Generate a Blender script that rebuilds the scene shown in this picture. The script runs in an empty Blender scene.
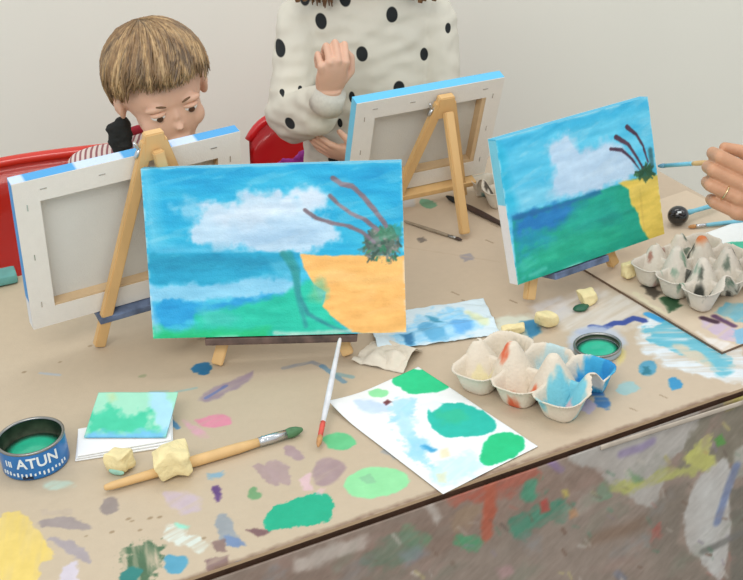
import bpy, bmesh, math, random
import numpy as np
from mathutils import Vector, Matrix, noise as mnoise

random.seed(7)
SC = bpy.context.scene
COL = SC.collection
UP = 0.74                      # everything is laid out with the table top at z = 0, then lifted by this

# ------------------------------------------------------------------ camera
F, PITCH, ROLL, CAMH = 1300.0, math.radians(28), math.radians(5.5), 0.913
_f = np.array([0, math.cos(PITCH), -math.sin(PITCH)])
_r = np.array([1.0, 0, 0])
_d = np.cross(_f, _r)
AX = math.cos(ROLL) * _r + math.sin(ROLL) * _d
AY = -math.sin(ROLL) * _r + math.cos(ROLL) * _d
AZ = _f
cam_d = bpy.data.cameras.new('camera')
cam_d.sensor_width = 36
cam_d.lens = F / 743 * 36
cam = bpy.data.objects.new('camera', cam_d)
COL.objects.link(cam)
cam.matrix_world = Matrix(((AX[0], -AY[0], -AZ[0], 0), (AX[1], -AY[1], -AZ[1], 0), (AX[2], -AY[2], -AZ[2], CAMH + UP), (0, 0, 0, 1)))
SC.camera = cam

# ------------------------------------------------------------------ world, lights, exposure
w = bpy.data.worlds.new('world')
SC.world = w
w.use_nodes = True
w.node_tree.nodes['Background'].inputs[0].default_value = (0.93, 0.965, 1.0, 1)
w.node_tree.nodes['Background'].inputs[1].default_value = 1.02


def area_light(name, loc, target, size, size_y, power, col):
    ld = bpy.data.lights.new(name, 'AREA')
    ld.shape = 'RECTANGLE'
    ld.size, ld.size_y, ld.energy, ld.color = size, size_y, power, col
    o = bpy.data.objects.new(name, ld)
    COL.objects.link(o)
    o.location = (loc[0], loc[1], loc[2] + UP)
    o.rotation_euler = (Vector(target) - Vector(loc)).to_track_quat('-Z', 'Y').to_euler()
    return o


area_light('ceiling_and_fill_light', (0.1, 2.05, 2.0), (0.05, 1.6, 0), 1.2, 0.5, 9, (1.0, 0.97, 0.92))
area_light('ceiling_and_fill_light', (-0.4, -0.2, 1.9), (0, 3.0, 0.2), 1.8, 0.8, 34, (1.0, 0.965, 0.91))  # fill light added at the front, aimed at the back wall to brighten it
area_light('ceiling_and_fill_light', (2.2, 1.4, 2.0), (0.3, 1.8, 0), 0.8, 1.5, 8, (1.0, 0.98, 0.95))
SC.view_settings.view_transform = 'Standard'
SC.view_settings.look = 'None'
SC.view_settings.exposure = -0.2
SC.view_settings.gamma = 1
SC.view_settings.use_curve_mapping = False

# ------------------------------------------------------------------ pixel helpers (photo pixel -> point on a real plane)
CAMP = np.array([0, 0, CAMH])


def ray(px):
    return (px[0] - 371.5) * AX + (px[1] - 290) * AY + F * AZ


def tab(x, y, z=0.0):
    d = ray((x, y))
    return CAMP + (z - CAMH) / d[2] * d


def at(x, y, Y):
    d = ray((x, y))
    return CAMP + Y / d[1] * d


def on_plane(px, o, n):
    d = ray(px)
    return CAMP + ((o - CAMP) @ n) / (d @ n) * d


# ------------------------------------------------------------------ materials
def lin(c):
    return tuple(((v / 255) / 12.92 if v / 255 <= 0.04045 else ((v / 255 + 0.055) / 1.055) ** 2.4) for v in c)


def mat(name, col, rough=0.6, noise=0.06, scale=30, metal=0.0, bump=0.0, bscale=None, attr=False, stretch=None, coat=0, sss=0):
    m = bpy.data.materials.new(name)
    m.use_nodes = True
    nt = m.node_tree
    b = nt.nodes['Principled BSDF']
    b.inputs['Roughness'].default_value = rough
    b.inputs['Metallic'].default_value = metal
    if coat:
        b.inputs['Coat Weight'].default_value = coat
    if sss:
        b.inputs['Subsurface Weight'].default_value = sss
        b.inputs['Subsurface Radius'].default_value = (0.01, 0.004, 0.002)
    tc = nt.nodes.new('ShaderNodeTexCoord')
    mp = nt.nodes.new('ShaderNodeMapping')
    nt.links.new(tc.outputs['Object'], mp.inputs[0])
    if stretch:
        mp.inputs['Scale'].default_value = stretch
    nz = nt.nodes.new('ShaderNodeTexNoise')
    nz.inputs['Scale'].default_value = scale
    nz.inputs['Detail'].default_value = 5
    nt.links.new(mp.outputs[0], nz.inputs[0])
    mr = nt.nodes.new('ShaderNodeMapRange')
    mr.inputs['From Min'].default_value = 0.3
    mr.inputs['From Max'].default_value = 0.7
    mr.inputs['To Min'].default_value = 1 - noise
    mr.inputs['To Max'].default_value = 1 + noise
    nt.links.new(nz.outputs[0], mr.inputs[0])
    mx = nt.nodes.new('ShaderNodeVectorMath')
    mx.operation = 'SCALE'
    if attr:
        at_ = nt.nodes.new('ShaderNodeAttribute')
        at_.attribute_name = 'paint'
        nt.links.new(at_.outputs['Color'], mx.inputs[0])
    else:
        mx.inputs[0].default_value = lin(col)
    nt.links.new(mr.outputs[0], mx.inputs['Scale'])
    nt.links.new(mx.outputs[0], b.inputs['Base Color'])
    if bump:
        n2 = nt.nodes.new('ShaderNodeTexNoise')
        n2.inputs['Scale'].default_value = bscale or scale * 4
        n2.inputs['Detail'].default_value = 4
        nt.links.new(mp.outputs[0], n2.inputs[0])
        bp = nt.nodes.new('ShaderNodeBump')
        bp.inputs['Strength'].default_value = bump
        bp.inputs['Distance'].default_value = 0.002
        nt.links.new(n2.outputs[0], bp.inputs['Height'])
        nt.links.new(bp.outputs[0], b.inputs['Normal'])
    return m


M = {
    'wall': mat('wall_plaster', (240, 239, 227), 0.9, 0.012, 3, bump=0.08, bscale=180),
    'floor': mat('floor_screed', (150, 143, 134), 0.7, 0.12, 5),
    'painted': mat('painted_board', (255, 255, 255), 0.62, 0.02, 90, attr=True, bump=0.12, bscale=350),
    'acrylic': mat('acrylic_on_canvas', (255, 255, 255), 0.55, 0.025, 160, attr=True, bump=0.35, bscale=420),
    'pulp': mat('egg_carton_pulp', (255, 255, 255), 0.9, 0.04, 120, attr=True, bump=0.5, bscale=260),
    'drop': mat('drop_sheet', (255, 255, 255), 0.5, 0.05, 60, attr=True, bump=0.2, bscale=80),
    'canvas': mat('raw_canvas', (224, 221, 213), 0.85, 0.02, 60, bump=0.3, bscale=500),
    'canvasback': mat('canvas_back', (209, 209, 203), 0.9, 0.035, 9, bump=0.3, bscale=500),
    'wood': mat('pale_pine', (214, 176, 120), 0.55, 0.09, 30, stretch=(1, 1, 0.12), bump=0.1),
    'woodlight': mat('bar_pine', (205, 178, 140), 0.6, 0.06, 30),
    'ledge': mat('paint_stained_ledge', (84, 66, 58), 0.6, 0.65, 45),
    'ledgeblue': mat('blue_stained_ledge', (92, 108, 136), 0.6, 0.6, 35),
    'metal': mat('bright_metal', (205, 208, 210), 0.25, 0.03, 30, metal=1),
    'ring': mat('gold_ring', (226, 205, 160), 0.22, 0.03, 30, metal=1),
    'tableedge': mat('dark_table_edge', (112, 82, 64), 0.7, 0.25, 40),
    'tabletop': mat('table_board', (160, 140, 118), 0.7, 0.1, 20),
    'steel': mat('grey_steel', (120, 122, 124), 0.4, 0.05, 20, metal=0.8),
    'redplastic': mat('red_plastic', (206, 30, 34), 0.28, 0.04, 6, coat=0.4),
    'orangeplastic': mat('orange_red_plastic', (212, 50, 32), 0.25, 0.06, 6, coat=0.5),
    'skin': mat('skin', (216, 172, 146), 0.55, 0.05, 25, sss=0.08, bump=0.1, bscale=220),
    'skinadult': mat('adult_skin', (196, 146, 112), 0.5, 0.08, 40, sss=0.06, bump=0.25, bscale=260),
    'lips': mat('lips', (201, 120, 110), 0.45, 0.04, 60),
    'eyewhite': mat('eye_white', (236, 232, 226), 0.2, 0.01, 30),
    'iris': mat('brown_iris', (72, 46, 30), 0.15, 0.1, 200),
    'brow': mat('brown_brow', (112, 84, 58), 0.8, 0.1, 200),
    'nail': mat('finger_nail', (226, 186, 166), 0.3, 0.03, 60),
    'hair': mat('hair_locks', (255, 255, 255), 0.5, 0.22, 120, attr=True),
    'brownhair': mat('brown_hair', (120, 86, 56), 0.5, 0.3, 60),
    'black': mat('black_gloss', (16, 16, 18), 0.18, 0.05, 20, coat=0.5),
    'blackcloth': mat('black_cloth', (26, 28, 27), 0.8, 0.15, 60, bump=0.4),
    'darkred': mat('dark_red_cloth', (158, 30, 48), 0.8, 0.08, 60),
    'denim': mat('blue_denim', (62, 76, 108), 0.85, 0.12, 80),
    'greytrousers': mat('grey_trousers', (96, 98, 104), 0.85, 0.08, 80),
    'sponge': mat('yellow_sponge', (232, 216, 164), 0.95, 0.08, 60, bump=0.9, bscale=190),
    'purple': mat('purple_cloth', (150, 44, 140), 0.8, 0.1, 50, bump=0.3),
    'tealcloth': mat('teal_cloth', (96, 152, 146), 0.85, 0.12, 40, bump=0.3),
    'tinblue': mat('tin_blue_print', (24, 104, 168), 0.3, 0.12, 40, coat=0.3),
    'tinmetal': mat('tin_metal', (150, 150, 146), 0.3, 0.1, 30, metal=0.9),
    'tininside': mat('dark_tin_inside', (74, 82, 66), 0.45, 0.5, 60),  # dark mottled colour for the inner tin walls
    'dulltin': mat('dull_blue_grey_tin', (150, 164, 172), 0.4, 0.15, 40),
    'printandglint': mat('white_print_and_glint', (222, 230, 232), 0.5, 0.02, 30),
    'darkprint': mat('dark_print', (22, 40, 66), 0.5, 0.02, 30),
    'greenpaint': mat('wet_green_paint', (44, 178, 140), 0.3, 0.1, 60, coat=0.4, bump=0.2, bscale=60),
    'greenwet': mat('wet_emerald_paint', (14, 172, 132), 0.35, 0.06, 60, coat=0.2),
    'wornhandle': mat('worn_white_handle', (214, 216, 220), 0.45, 0.12, 60),
    'redband': mat('red_handle_band', (206, 80, 66), 0.5, 0.1, 60),
    'bluehandle': mat('light_blue_handle', (120, 190, 210), 0.45, 0.12, 60),
    'bristle': mat('tan_bristles', (188, 138, 88), 0.8, 0.2, 200),
    'greenbristle': mat('green_painted_bristles', (78, 122, 82), 0.7, 0.25, 100),
    'bluebristle': mat('blue_painted_bristles', (104, 150, 172), 0.7, 0.2, 100),
    'darkwood': mat('dark_brown_handle', (62, 46, 40), 0.45, 0.2, 60),
    'shadowstick': mat('grey_brown_shadow_stick', (142, 128, 108), 0.6, 0.2, 60),
    'paper': mat('white_paper', (236, 238, 238), 0.75, 0.015, 30),
    'sleeve': mat('grey_blue_sleeve', (132, 144, 160), 0.85, 0.08, 60, bump=0.3),
    'spongeteal': mat('teal_stained_sponge', (156, 204, 186), 0.9, 0.2, 60, bump=0.6),
    'beige': mat('beige_card', (206, 196, 176), 0.85, 0.05, 40, bump=0.2),
}


def striped():
    m = bpy.data.materials.new('striped_jersey')
    m.use_nodes = True
    nt = m.node_tree
    b = nt.nodes['Principled BSDF']
    b.inputs['Roughness'].default_value = 0.85
    tc = nt.nodes.new('ShaderNodeTexCoord')
    wv = nt.nodes.new('ShaderNodeTexWave')
    wv.bands_direction = 'X'
    wv.inputs['Scale'].default_value = 34
    wv.inputs['Distortion'].default_value = 0.8
    nt.links.new(tc.outputs['Object'], wv.inputs[0])
    cr = nt.nodes.new('ShaderNodeValToRGB')
    cr.color_ramp.elements[0].position = 0.25
    cr.color_ramp.elements[0].color = (*lin((150, 96, 100)), 1)
    cr.color_ramp.elements[1].position = 0.5
    cr.color_ramp.elements[1].color = (*lin((222, 208, 200)), 1)
    nt.links.new(wv.outputs[0], cr.inputs[0])
    nt.links.new(cr.outputs[0], b.inputs['Base Color'])
    return m


def dotted(base, dots):
    """cream sweatshirt with oval black dots printed at given points (object space), ovals taller than wide"""
    m = bpy.data.materials.new('dotted_sweatshirt')
    m.use_nodes = True
    nt = m.node_tree
    b = nt.nodes['Principled BSDF']
    b.inputs['Roughness'].default_value = 0.9
    tc = nt.nodes.new('ShaderNodeTexCoord')
    acc = None
    for (p, rx, rz) in dots:
        s = nt.nodes.new('ShaderNodeVectorMath')
        s.operation = 'SUBTRACT'
        nt.links.new(tc.outputs['Object'], s.inputs[0])
        s.inputs[1].default_value = p
        q = nt.nodes.new('ShaderNodeVectorMath')
        q.operation = 'MULTIPLY'
        nt.links.new(s.outputs[0], q.inputs[0])
        q.inputs[1].default_value = (1 / rx, 1 / 0.045, 1 / rz)
        ln = nt.nodes.new('ShaderNodeVectorMath')
        ln.operation = 'LENGTH'
        nt.links.new(q.outputs[0], ln.inputs[0])
        if acc is None:
            acc = ln.outputs['Value']
        else:
            mi = nt.nodes.new('ShaderNodeMath')
            mi.operation = 'MINIMUM'
            nt.links.new(acc, mi.inputs[0])
            nt.links.new(ln.outputs['Value'], mi.inputs[1])
            acc = mi.outputs[0]
    cr = nt.nodes.new('ShaderNodeValToRGB')
    cr.color_ramp.elements[0].position = 0.86
    cr.color_ramp.elements[0].color = (*lin((30, 34, 36)), 1)
    cr.color_ramp.elements[1].position = 1.0
    cr.color_ramp.elements[1].color = (*lin(base), 1)
    nt.links.new(acc, cr.inputs[0])
    nt.links.new(cr.outputs[0], b.inputs['Base Color'])
    return m


# ------------------------------------------------------------------ object helpers
def wmat(o):
    m = Matrix.Identity(4)
    while o is not None:
        m = o.matrix_basis @ m
        o = o.parent
    return m


def thing(name, label, cat, loc=(0, 0, 0), group=None, rz=0.0):
    o = bpy.data.objects.new(name, None)
    o.empty_display_size = 0.03
    COL.objects.link(o)
    o.location = loc
    o.rotation_euler = (0, 0, rz)
    tag(o, label, cat, group)
    return o


def tag(o, label, cat, group=None):
    o['label'], o['category'] = label, cat
    if group:
        o['group'] = group
    return o


def put(name, me, m, parent=None, smooth=True, world=True, label=None):
    """link a mesh (built in layout space when world) as one object under parent"""
    if isinstance(me, bmesh.types.BMesh):
        bm = me
        me = bpy.data.meshes.new(name)
        bmesh.ops.recalc_face_normals(bm, faces=bm.faces)
        bm.to_mesh(me)
        bm.free()
    if world and parent is not None:
        me.transform(wmat(parent).inverted())
    for mm in (m if isinstance(m, (list, tuple)) else [m]):
        me.materials.append(mm)
    if smooth:
        me.polygons.foreach_set('use_smooth', [True] * len(me.polygons))
    o = bpy.data.objects.new(name, me)
    COL.objects.link(o)
    o.parent = parent
    if label:
        o['label'] = label
    return o


def solo(name, me, m, label, cat, group=None, smooth=True):
    """a thing that is one mesh, origin moved to its base centre"""
    o = put(name, me, m, None, smooth)
    me = o.data
    n = len(me.vertices)
    co = np.empty(n * 3)
    me.vertices.foreach_get('co', co)
    co = co.reshape(-1, 3)
    c = (co.min(0) + co.max(0)) / 2
    c[2] = co[:, 2].min()
    me.transform(Matrix.Translation(-Vector(c)))
    o.location = c
    return tag(o, label, cat, group)


def structure(name, bm, m):
    o = put(name, bm, m, None, False)
    o['kind'] = 'structure'
    return o


def box(bm, c, s, rot=None, bev=0.0):
    r = bmesh.ops.create_cube(bm, size=1)
    vs = r['verts']
    mtx = Matrix.Translation(Vector(c)) @ (rot.to_4x4() if rot is not None else Matrix.Identity(4)) @ Matrix.Diagonal((*s, 1))
    bmesh.ops.transform(bm, matrix=mtx, verts=vs)
    if bev:
        es = list({e for v in vs for e in v.link_edges})
        bmesh.ops.bevel(bm, geom=es, offset=bev, segments=2, affect='EDGES', profile=0.7)


def ellipsoid(bm, c, r, rot=None, u=24, v=16):
    q = bmesh.ops.create_uvsphere(bm, u_segments=u, v_segments=v, radius=1)
    mtx = Matrix.Translation(Vector(c)) @ (rot.to_4x4() if rot is not None else Matrix.Identity(4)) @ Matrix.Diagonal((*r, 1))
    bmesh.ops.transform(bm, matrix=mtx, verts=q['verts'])


def loft(bm, pts, rad, seg=16, up=(0, 0, 1), cap=True, square=0):
    """tube along pts; rad entries are r or (rx, ry); rounded caps by shrinking rings"""
    pts = [Vector(p) for p in pts]
    rad = [(r, r) if not isinstance(r, (tuple, list)) else r for r in rad]
    rings = []
    upv = Vector(up)
    n = len(pts)
    for i, p in enumerate(pts):
        t = (pts[min(i + 1, n - 1)] - pts[max(i - 1, 0)]).normalized()
        x = t.cross(upv)
        if x.length < 1e-3:
            x = t.cross(Vector((0, 1, 0)))
        x.normalize()
        y = x.cross(t).normalized()
        rx, ry = rad[i]
        ring = []
        for k in range(seg):
            a = 2 * math.pi * k / seg
            ca, sa = math.cos(a), math.sin(a)
            if square:
                e = 2 / (2 + square)
                ca = math.copysign(abs(ca) ** e, ca)
                sa = math.copysign(abs(sa) ** e, sa)
            ring.append(bm.verts.new(p + x * (ca * rx) + y * (sa * ry)))
        rings.append(ring)
    for a, b in zip(rings, rings[1:]):
        for k in range(seg):
            bm.faces.new((a[k], a[(k + 1) % seg], b[(k + 1) % seg], b[k]))
    if cap:
        bm.faces.new(rings[0][::-1])
        bm.faces.new(rings[-1])


def capsule(bm, a, b, ra, rb, seg=16):
    """tapered limb with round ends"""
    a, b = Vector(a), Vector(b)
    d = (b - a).normalized()
    pts, rr = [], []
    for k in range(1, 6):
        t = math.pi / 2 * (1 - k / 5)
        pts.append(a - d * ra * math.sin(t))
        rr.append(max(ra * math.cos(t), 1e-4))
    for k in range(0, 6):
        t = math.pi / 2 * k / 5
        pts.append(b + d * rb * math.sin(t))
        rr.append(max(rb * math.cos(t), 1e-4))
    loft(bm, pts, rr, seg)


def beam(bm, p, q, w, t, facing=(0, -1, 0), bev=0.0015, w2=None):
    """square-section stick from p to q; w across, t along the facing direction"""
    p, q = Vector(p), Vector(q)
    z = (q - p).normalized()
    f = Vector(facing)
    x = z.cross(f).normalized()
    y = z.cross(x).normalized()
    rot = Matrix((x, y, z)).transposed()
    L = (q - p).length
    r = bmesh.ops.create_cube(bm, size=1)
    vs = r['verts']
    if w2 is not None:
        for v in vs:
            if v.co.z > 0:
                v.co.x *= w2 / w
    bmesh.ops.transform(bm, matrix=Matrix.Translation((p + q) / 2) @ rot.to_4x4() @ Matrix.Diagonal((w, t, L, 1)), verts=vs)
    if bev:
        bmesh.ops.bevel(bm, geom=list({e for v in vs for e in v.link_edges}), offset=bev, segments=2, affect='EDGES')


def lathe(bm, prof, c, seg=48):
    rings = []
    for (r, z) in prof:
        rings.append([bm.verts.new((c[0] + r * math.cos(2 * math.pi * k / seg), c[1] + r * math.sin(2 * math.pi * k / seg), c[2] + z)) for k in range(seg)])
    for a, b in zip(rings, rings[1:]):
        for k in range(seg):
            bm.faces.new((a[k], a[(k + 1) % seg], b[(k + 1) % seg], b[k]))
    bm.faces.new(rings[0][::-1])
    bm.faces.new(rings[-1])


def fuse(bm, voxel, smooth=4, disp=None):
    """fuse overlapping closed shapes into one continuous skin"""
    me = bpy.data.meshes.new('t')
    bmesh.ops.recalc_face_normals(bm, faces=bm.faces)
    bm.to_mesh(me)
    bm.free()
    o = bpy.data.objects.new('t', me)
    COL.objects.link(o)
    md = o.modifiers.new('r', 'REMESH')
    md.mode = 'VOXEL'
    md.voxel_size = voxel
    if smooth:
        sm = o.modifiers.new('s', 'SMOOTH')
        sm.iterations = smooth
        sm.factor = 0.5
    dg = bpy.context.evaluated_depsgraph_get()
    out = bpy.data.meshes.new_from_object(o.evaluated_get(dg))
    bpy.data.objects.remove(o)
    bpy.data.meshes.remove(me)
    if disp:
        out.update()
        ns = [v.normal.copy() for v in out.vertices]
        for v, nn in zip(out.vertices, ns):
            v.co += nn * disp(v.co)
    return out


# ------------------------------------------------------------------ paint layers (colour per vertex)
def vnoise(X, Y, sx, sy=None, seed=0, octaves=3):
    sy = sy or sx
    out = np.zeros_like(X)
    amp, tot = 1.0, 0.0
    for o in range(octaves):
        rs = np.random.RandomState(seed + 17 * o)
        g = rs.rand(64, 64)
        x, y = X / sx + 1000.3 * 64, Y / sy + 1000.7 * 64
        xi, yi = np.floor(x).astype(int), np.floor(y).astype(int)
        fx, fy = x - xi, y - yi
        fx, fy = fx * fx * (3 - 2 * fx), fy * fy * (3 - 2 * fy)
        a, b = g[yi % 64, xi % 64], g[yi % 64, (xi + 1) % 64]
        c, d = g[(yi + 1) % 64, xi % 64], g[(yi + 1) % 64, (xi + 1) % 64]
        out += amp * ((a * (1 - fx) + b * fx) * (1 - fy) + (c * (1 - fx) + d * fx) * fy)
        tot += amp
        amp *= 0.5
        sx, sy = sx / 2, sy / 2
    return out / tot * 2 - 1


class Paint:
    def __init__(s, x0, y0, w, h, step, base):
        s.nx, s.ny = max(2, int(round(w / step)) + 1), max(2, int(round(h / step)) + 1)
        s.xs, s.ys = np.linspace(x0, x0 + w, s.nx), np.linspace(y0, y0 + h, s.ny)
        s.X, s.Y = np.meshgrid(s.xs, s.ys)
        s.C = np.ones((s.ny, s.nx, 3)) * np.array(base, float)
        s.k = 0
        s.px = None
        s.round = True

    def conv(s, pts):
        return np.array([s.px(p) if s.px else p for p in pts], float)

    def mix(s, a, col, var=6, sc=0.012):
        s.k += 1
        n = vnoise(s.X, s.Y, sc, seed=s.k * 7)[..., None] * var
        a = np.clip(a, 0, 1)[..., None]
        s.C = s.C * (1 - a) + (np.array(col, float) + n) * a

    def sd(s, P, pad):
        d = np.full(s.X.shape, 1e3)
        lo, hi = P.min(0) - pad, P.max(0) + pad
        i0, i1 = np.searchsorted(s.xs, [lo[0], hi[0]])
        j0, j1 = np.searchsorted(s.ys, [lo[1], hi[1]])
        if i1 <= i0 or j1 <= j0:
            return d, None
        return d, (slice(j0, j1), slice(i0, i1))

    def poly(s, pts, col, soft=0.002, wob=0.002, wsc=0.012, a=1, smear=0, var=6, px=True, dirx=None):
        P = s.conv(pts) if px else np.array(pts, float)
        if s.round and (len(P) > 4 or not px):
            for _ in range(2):
                Q = np.roll(P, -1, 0)
                P = np.stack([P * .78 + Q * .22, P * .22 + Q * .78], 1).reshape(-1, 2)
        pad = soft + wob * 2 + 0.004
        d, sl = s.sd(P, pad)
        s.k += 1
        if sl is None:
            return
        x, y = s.X[sl], s.Y[sl]
        dist = np.full(x.shape, 1e3)
        ins = np.zeros(x.shape, bool)
        for p, q in zip(P, np.roll(P, -1, 0)):
            e = q - p
            t = np.clip(((x - p[0]) * e[0] + (y - p[1]) * e[1]) / (e @ e + 1e-12), 0, 1)
            dist = np.minimum(dist, np.hypot(x - p[0] - t * e[0], y - p[1] - t * e[1]))
            c = ((p[1] > y) != (q[1] > y)) & (x < (q[0] - p[0]) * (y - p[1]) / (q[1] - p[1] + 1e-12) + p[0])
            ins ^= c
        sdv = np.where(ins, -dist, dist) + vnoise(x, y, wsc, seed=s.k * 3, octaves=4) * wob * 1.7
        d[sl] = sdv
        al = np.clip(0.5 - d / soft, 0, 1) * a
        s._smear(al, smear, dirx)
        s.mix(al, col, var)

    def _smear(s, al, smear, dirx):
        if smear:
            ux = np.array(dirx if dirx else (1, 0.3))
            ux = ux / np.linalg.norm(ux)
            U, V = s.X * ux[0] + s.Y * ux[1], -s.X * ux[1] + s.Y * ux[0]
            n = vnoise(U, V, 0.05, 0.006, seed=s.k * 5)
            al *= np.clip(1 - smear + smear * (n * 2.5 + 0.6), 0, 1)

    def line(s, pts, wdt, col, soft=0.0015, wob=0.001, a=1, smear=0, var=6, px=True, taper=False, dirx=None):
        P = s.conv(pts) if px else np.array(pts, float)
        d, sl = s.sd(P, wdt + soft + wob * 2 + 0.003)
        s.k += 1
        if sl is None:
            return
        x, y = s.X[sl], s.Y[sl]
        dist = np.full(x.shape, 1e3)
        n = len(P) - 1
        for i, (p, q) in enumerate(zip(P[:-1], P[1:])):
            e = q - p
            t = np.clip(((x - p[0]) * e[0] + (y - p[1]) * e[1]) / (e @ e + 1e-12), 0, 1)
            ww = wdt / 2 * (1 - (0.65 * (i + t) / n if taper else 0))
            dist = np.minimum(dist, np.hypot(x - p[0] - t * e[0], y - p[1] - t * e[1]) - ww)
        d[sl] = dist + vnoise(x, y, 0.008, seed=s.k * 3) * wob
        al = np.clip(0.5 - d / soft, 0, 1) * a
        s._smear(al, smear, dirx)
        s.mix(al, col, var)

    def blob(s, c, r, col, ry=None, ang=0, px=True, **k):
        c = s.conv([c])[0] if px else np.array(c)
        ry = ry or r
        ca, sa = math.cos(ang), math.sin(ang)
        pts = [(c[0] + r * math.cos(t) * ca - ry * math.sin(t) * sa, c[1] + r * math.cos(t) * sa + ry * math.sin(t) * ca) for t in np.linspace(0, 6.283, 15)[:-1]]
        s.poly(pts, col, px=False, **k)


def lin_arr(C):
    c = np.clip(C, 0, 255) / 255
    return np.where(c <= 0.04045, c / 12.92, ((c + 0.055) / 1.055) ** 2.4)


def grid_mesh(name, P, o, ux, uy, un, thick, zf=None, side=None, open_back=False, keep=None):
    open_back = open_back or zf is not None
    """slab whose top face is a fine grid carrying the paint; edges drop by thick along -un"""
    ny, nx = P.ny, P.nx
    Z = np.zeros_like(P.X) if zf is None else zf(P.X, P.Y)
    V = o + P.X[..., None] * ux + P.Y[..., None] * uy + Z[..., None] * un
    V = V.reshape(-1, 3)
    C = lin_arr(P.C).reshape(-1, 3)
    idx = np.arange(nx * ny).reshape(ny, nx)
    F_ = np.stack([idx[:-1, :-1], idx[:-1, 1:], idx[1:, 1:], idx[1:, :-1]], -1).reshape(-1, 4)
    loop = list(idx[0, :]) + list(idx[1:, -1]) + list(idx[-1, -2::-1]) + list(idx[-2:0:-1, 0])
    loop = np.array(loop)
    n0 = len(V)
    ring_top = V[loop]
    if side is not None:
        cs = np.array([side(i, P.X.ravel()[i], P.Y.ravel()[i]) for i in loop], float)
        cs = lin_arr(cs)
    else:
        cs = C[loop]
    # separate ring for the sides so paint colours stay crisp
    A = ring_top - un * thick * 0.02
    B = ring_top - un * thick
    V = np.vstack([V, A, B])
    C = np.vstack([C, cs, cs])
    m_ = len(loop)
    fs = []
    for k in range(m_):
        k2 = (k + 1) % m_
        fs.append((int(loop[k]), int(n0 + k), int(n0 + k2), int(loop[k2])))
        fs.append((n0 + k, n0 + m_ + k, n0 + m_ + k2, n0 + k2))
    me = bpy.data.meshes.new(name)
    if keep is not None:
        kk = keep(P.X, P.Y).ravel()
        F_ = F_[kk[F_].all(1)]
        fs = []
    faces = [tuple(map(int, f)) for f in F_] + fs
    if not open_back:
        faces.append(tuple(range(n0 + m_, n0 + 2 * m_))[::-1])
    me.from_pydata(V.tolist(), [], faces)
    ca = me.color_attributes.new('paint', 'FLOAT_COLOR', 'POINT')
    ca.data.foreach_set('color', np.hstack([C, np.ones((len(C), 1))]).ravel())
    me.update()
    if keep is not None:
        bmx = bmesh.new()
        bmx.from_mesh(me)
        bmesh.ops.delete(bmx, geom=[v for v in bmx.verts if not v.link_faces], context='VERTS')
        bmx.to_mesh(me)
        bmx.free()
    return me


def color_mesh(me, fn):
    ca = me.color_attributes.new('paint', 'FLOAT_COLOR', 'POINT')
    arr = np.array([(*fn(v.co), 1) for v in me.vertices], float)
    arr[:, :3] = lin_arr(arr[:, :3])
    ca.data.foreach_set('color', arr.ravel())


# ------------------------------------------------------------------ table frame of reference
TO = tab(190, 578)
YAW = math.radians(21.16)
TU = np.array([math.cos(YAW), math.sin(YAW), 0])
TV = np.array([-math.sin(YAW), math.cos(YAW), 0])
TZ = np.array([0, 0, 1.0])
U0, U1, V1 = -0.75, 1.03, 0.85


def tw(u, v, z=0.0):
    return TO + TU * u + TV * v + TZ * z


def tpx(p, z=0.0):
    q = tab(p[0], p[1], z) - TO
    return (q @ TU, q @ TV)


RZ = Matrix.Rotation(YAW, 3, 'Z')

# ------------------------------------------------------------------ setting
bm = bmesh.new()
box(bm, (0, 0.8, -0.79), (7, 7, 0.1))
structure('floor', bm, M['floor'])
bm = bmesh.new()
box(bm, (0, 3.15, 0.6), (7, 0.1, 2.68))
structure('wall_back', bm, M['wall'])

# table -------------------------------------------------------------
table = thing('work_table', 'long craft table under paint-stained cardboard with a dark front edge', 'table', tw(0.14, 0.42, -0.74))
bm = bmesh.new()
box(bm, tw((U0 + U1) / 2, V1 / 2, -0.0165), (U1 - U0 - 0.02, V1 - 0.02, 0.024), RZ, 0.002)
put('table_board', bm, M['tableedge'], table)
for (u, v) in ((U0 + .06, .07), (U1 - .06, .07), (U0 + .06, V1 - .07), (U1 - .06, V1 - .07)):
    bm = bmesh.new()
    beam(bm, tw(u, v, -0.7395), tw(u, v, -0.0285), 0.04, 0.04, tuple(TV))
    put('leg', bm, M['steel'], table)
bm = bmesh.new()
for v in (.07, V1 - .07):
    box(bm, tw((U0 + U1) / 2, v, -0.055), (U1 - U0 - .16, 0.025, 0.05), RZ)
put('apron', bm, M['steel'], table)

# cardboard cover -----------------------------------------------------
P = Paint(-0.2, 0, 1.23, V1, 0.0016, (196, 179, 153))
P.px = tpx
wn = vnoise(P.X, P.Y, 0.25, seed=5)
P.C += wn[..., None] * np.array([3, 4, 6])
P.C += np.clip((P.X + P.Y * 0.2) / 1.0, 0, 1)[..., None] * np.array([2, 0, 2])
CARD = P
G = dict(soft=0.003, wob=0.003, wsc=0.009)
P.poly([(0, 512), (22, 510), (40, 530), (56, 560), (40, 562), (42, 580), (0, 600), (-20, 560)], (229, 203, 112), smear=0.15, dirx=(0.3, 1), **G)
P.poly([(38, 520), (68, 516), (92, 524), (90, 530), (60, 528), (40, 526)], (158, 146, 142), **G)
P.poly([(40, 510), (72, 509), (70, 514), (42, 515)], (186, 170, 152), a=.6, **G)
P.poly([(46, 537), (66, 539), (88, 552), (92, 564), (80, 562), (62, 550)], (166, 156, 158), **G)
P.poly([(60, 568), (76, 562), (80, 582), (58, 584)], (206, 198, 208), **G)
P.poly([(99, 503), (112, 494), (120, 502), (116, 513), (104, 516)], (150, 138, 132), **G)
P.poly([(40, 484), (52, 480), (76, 482), (74, 488), (46, 491)], (190, 220, 206), soft=.005, wob=.002, smear=.4)
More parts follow.
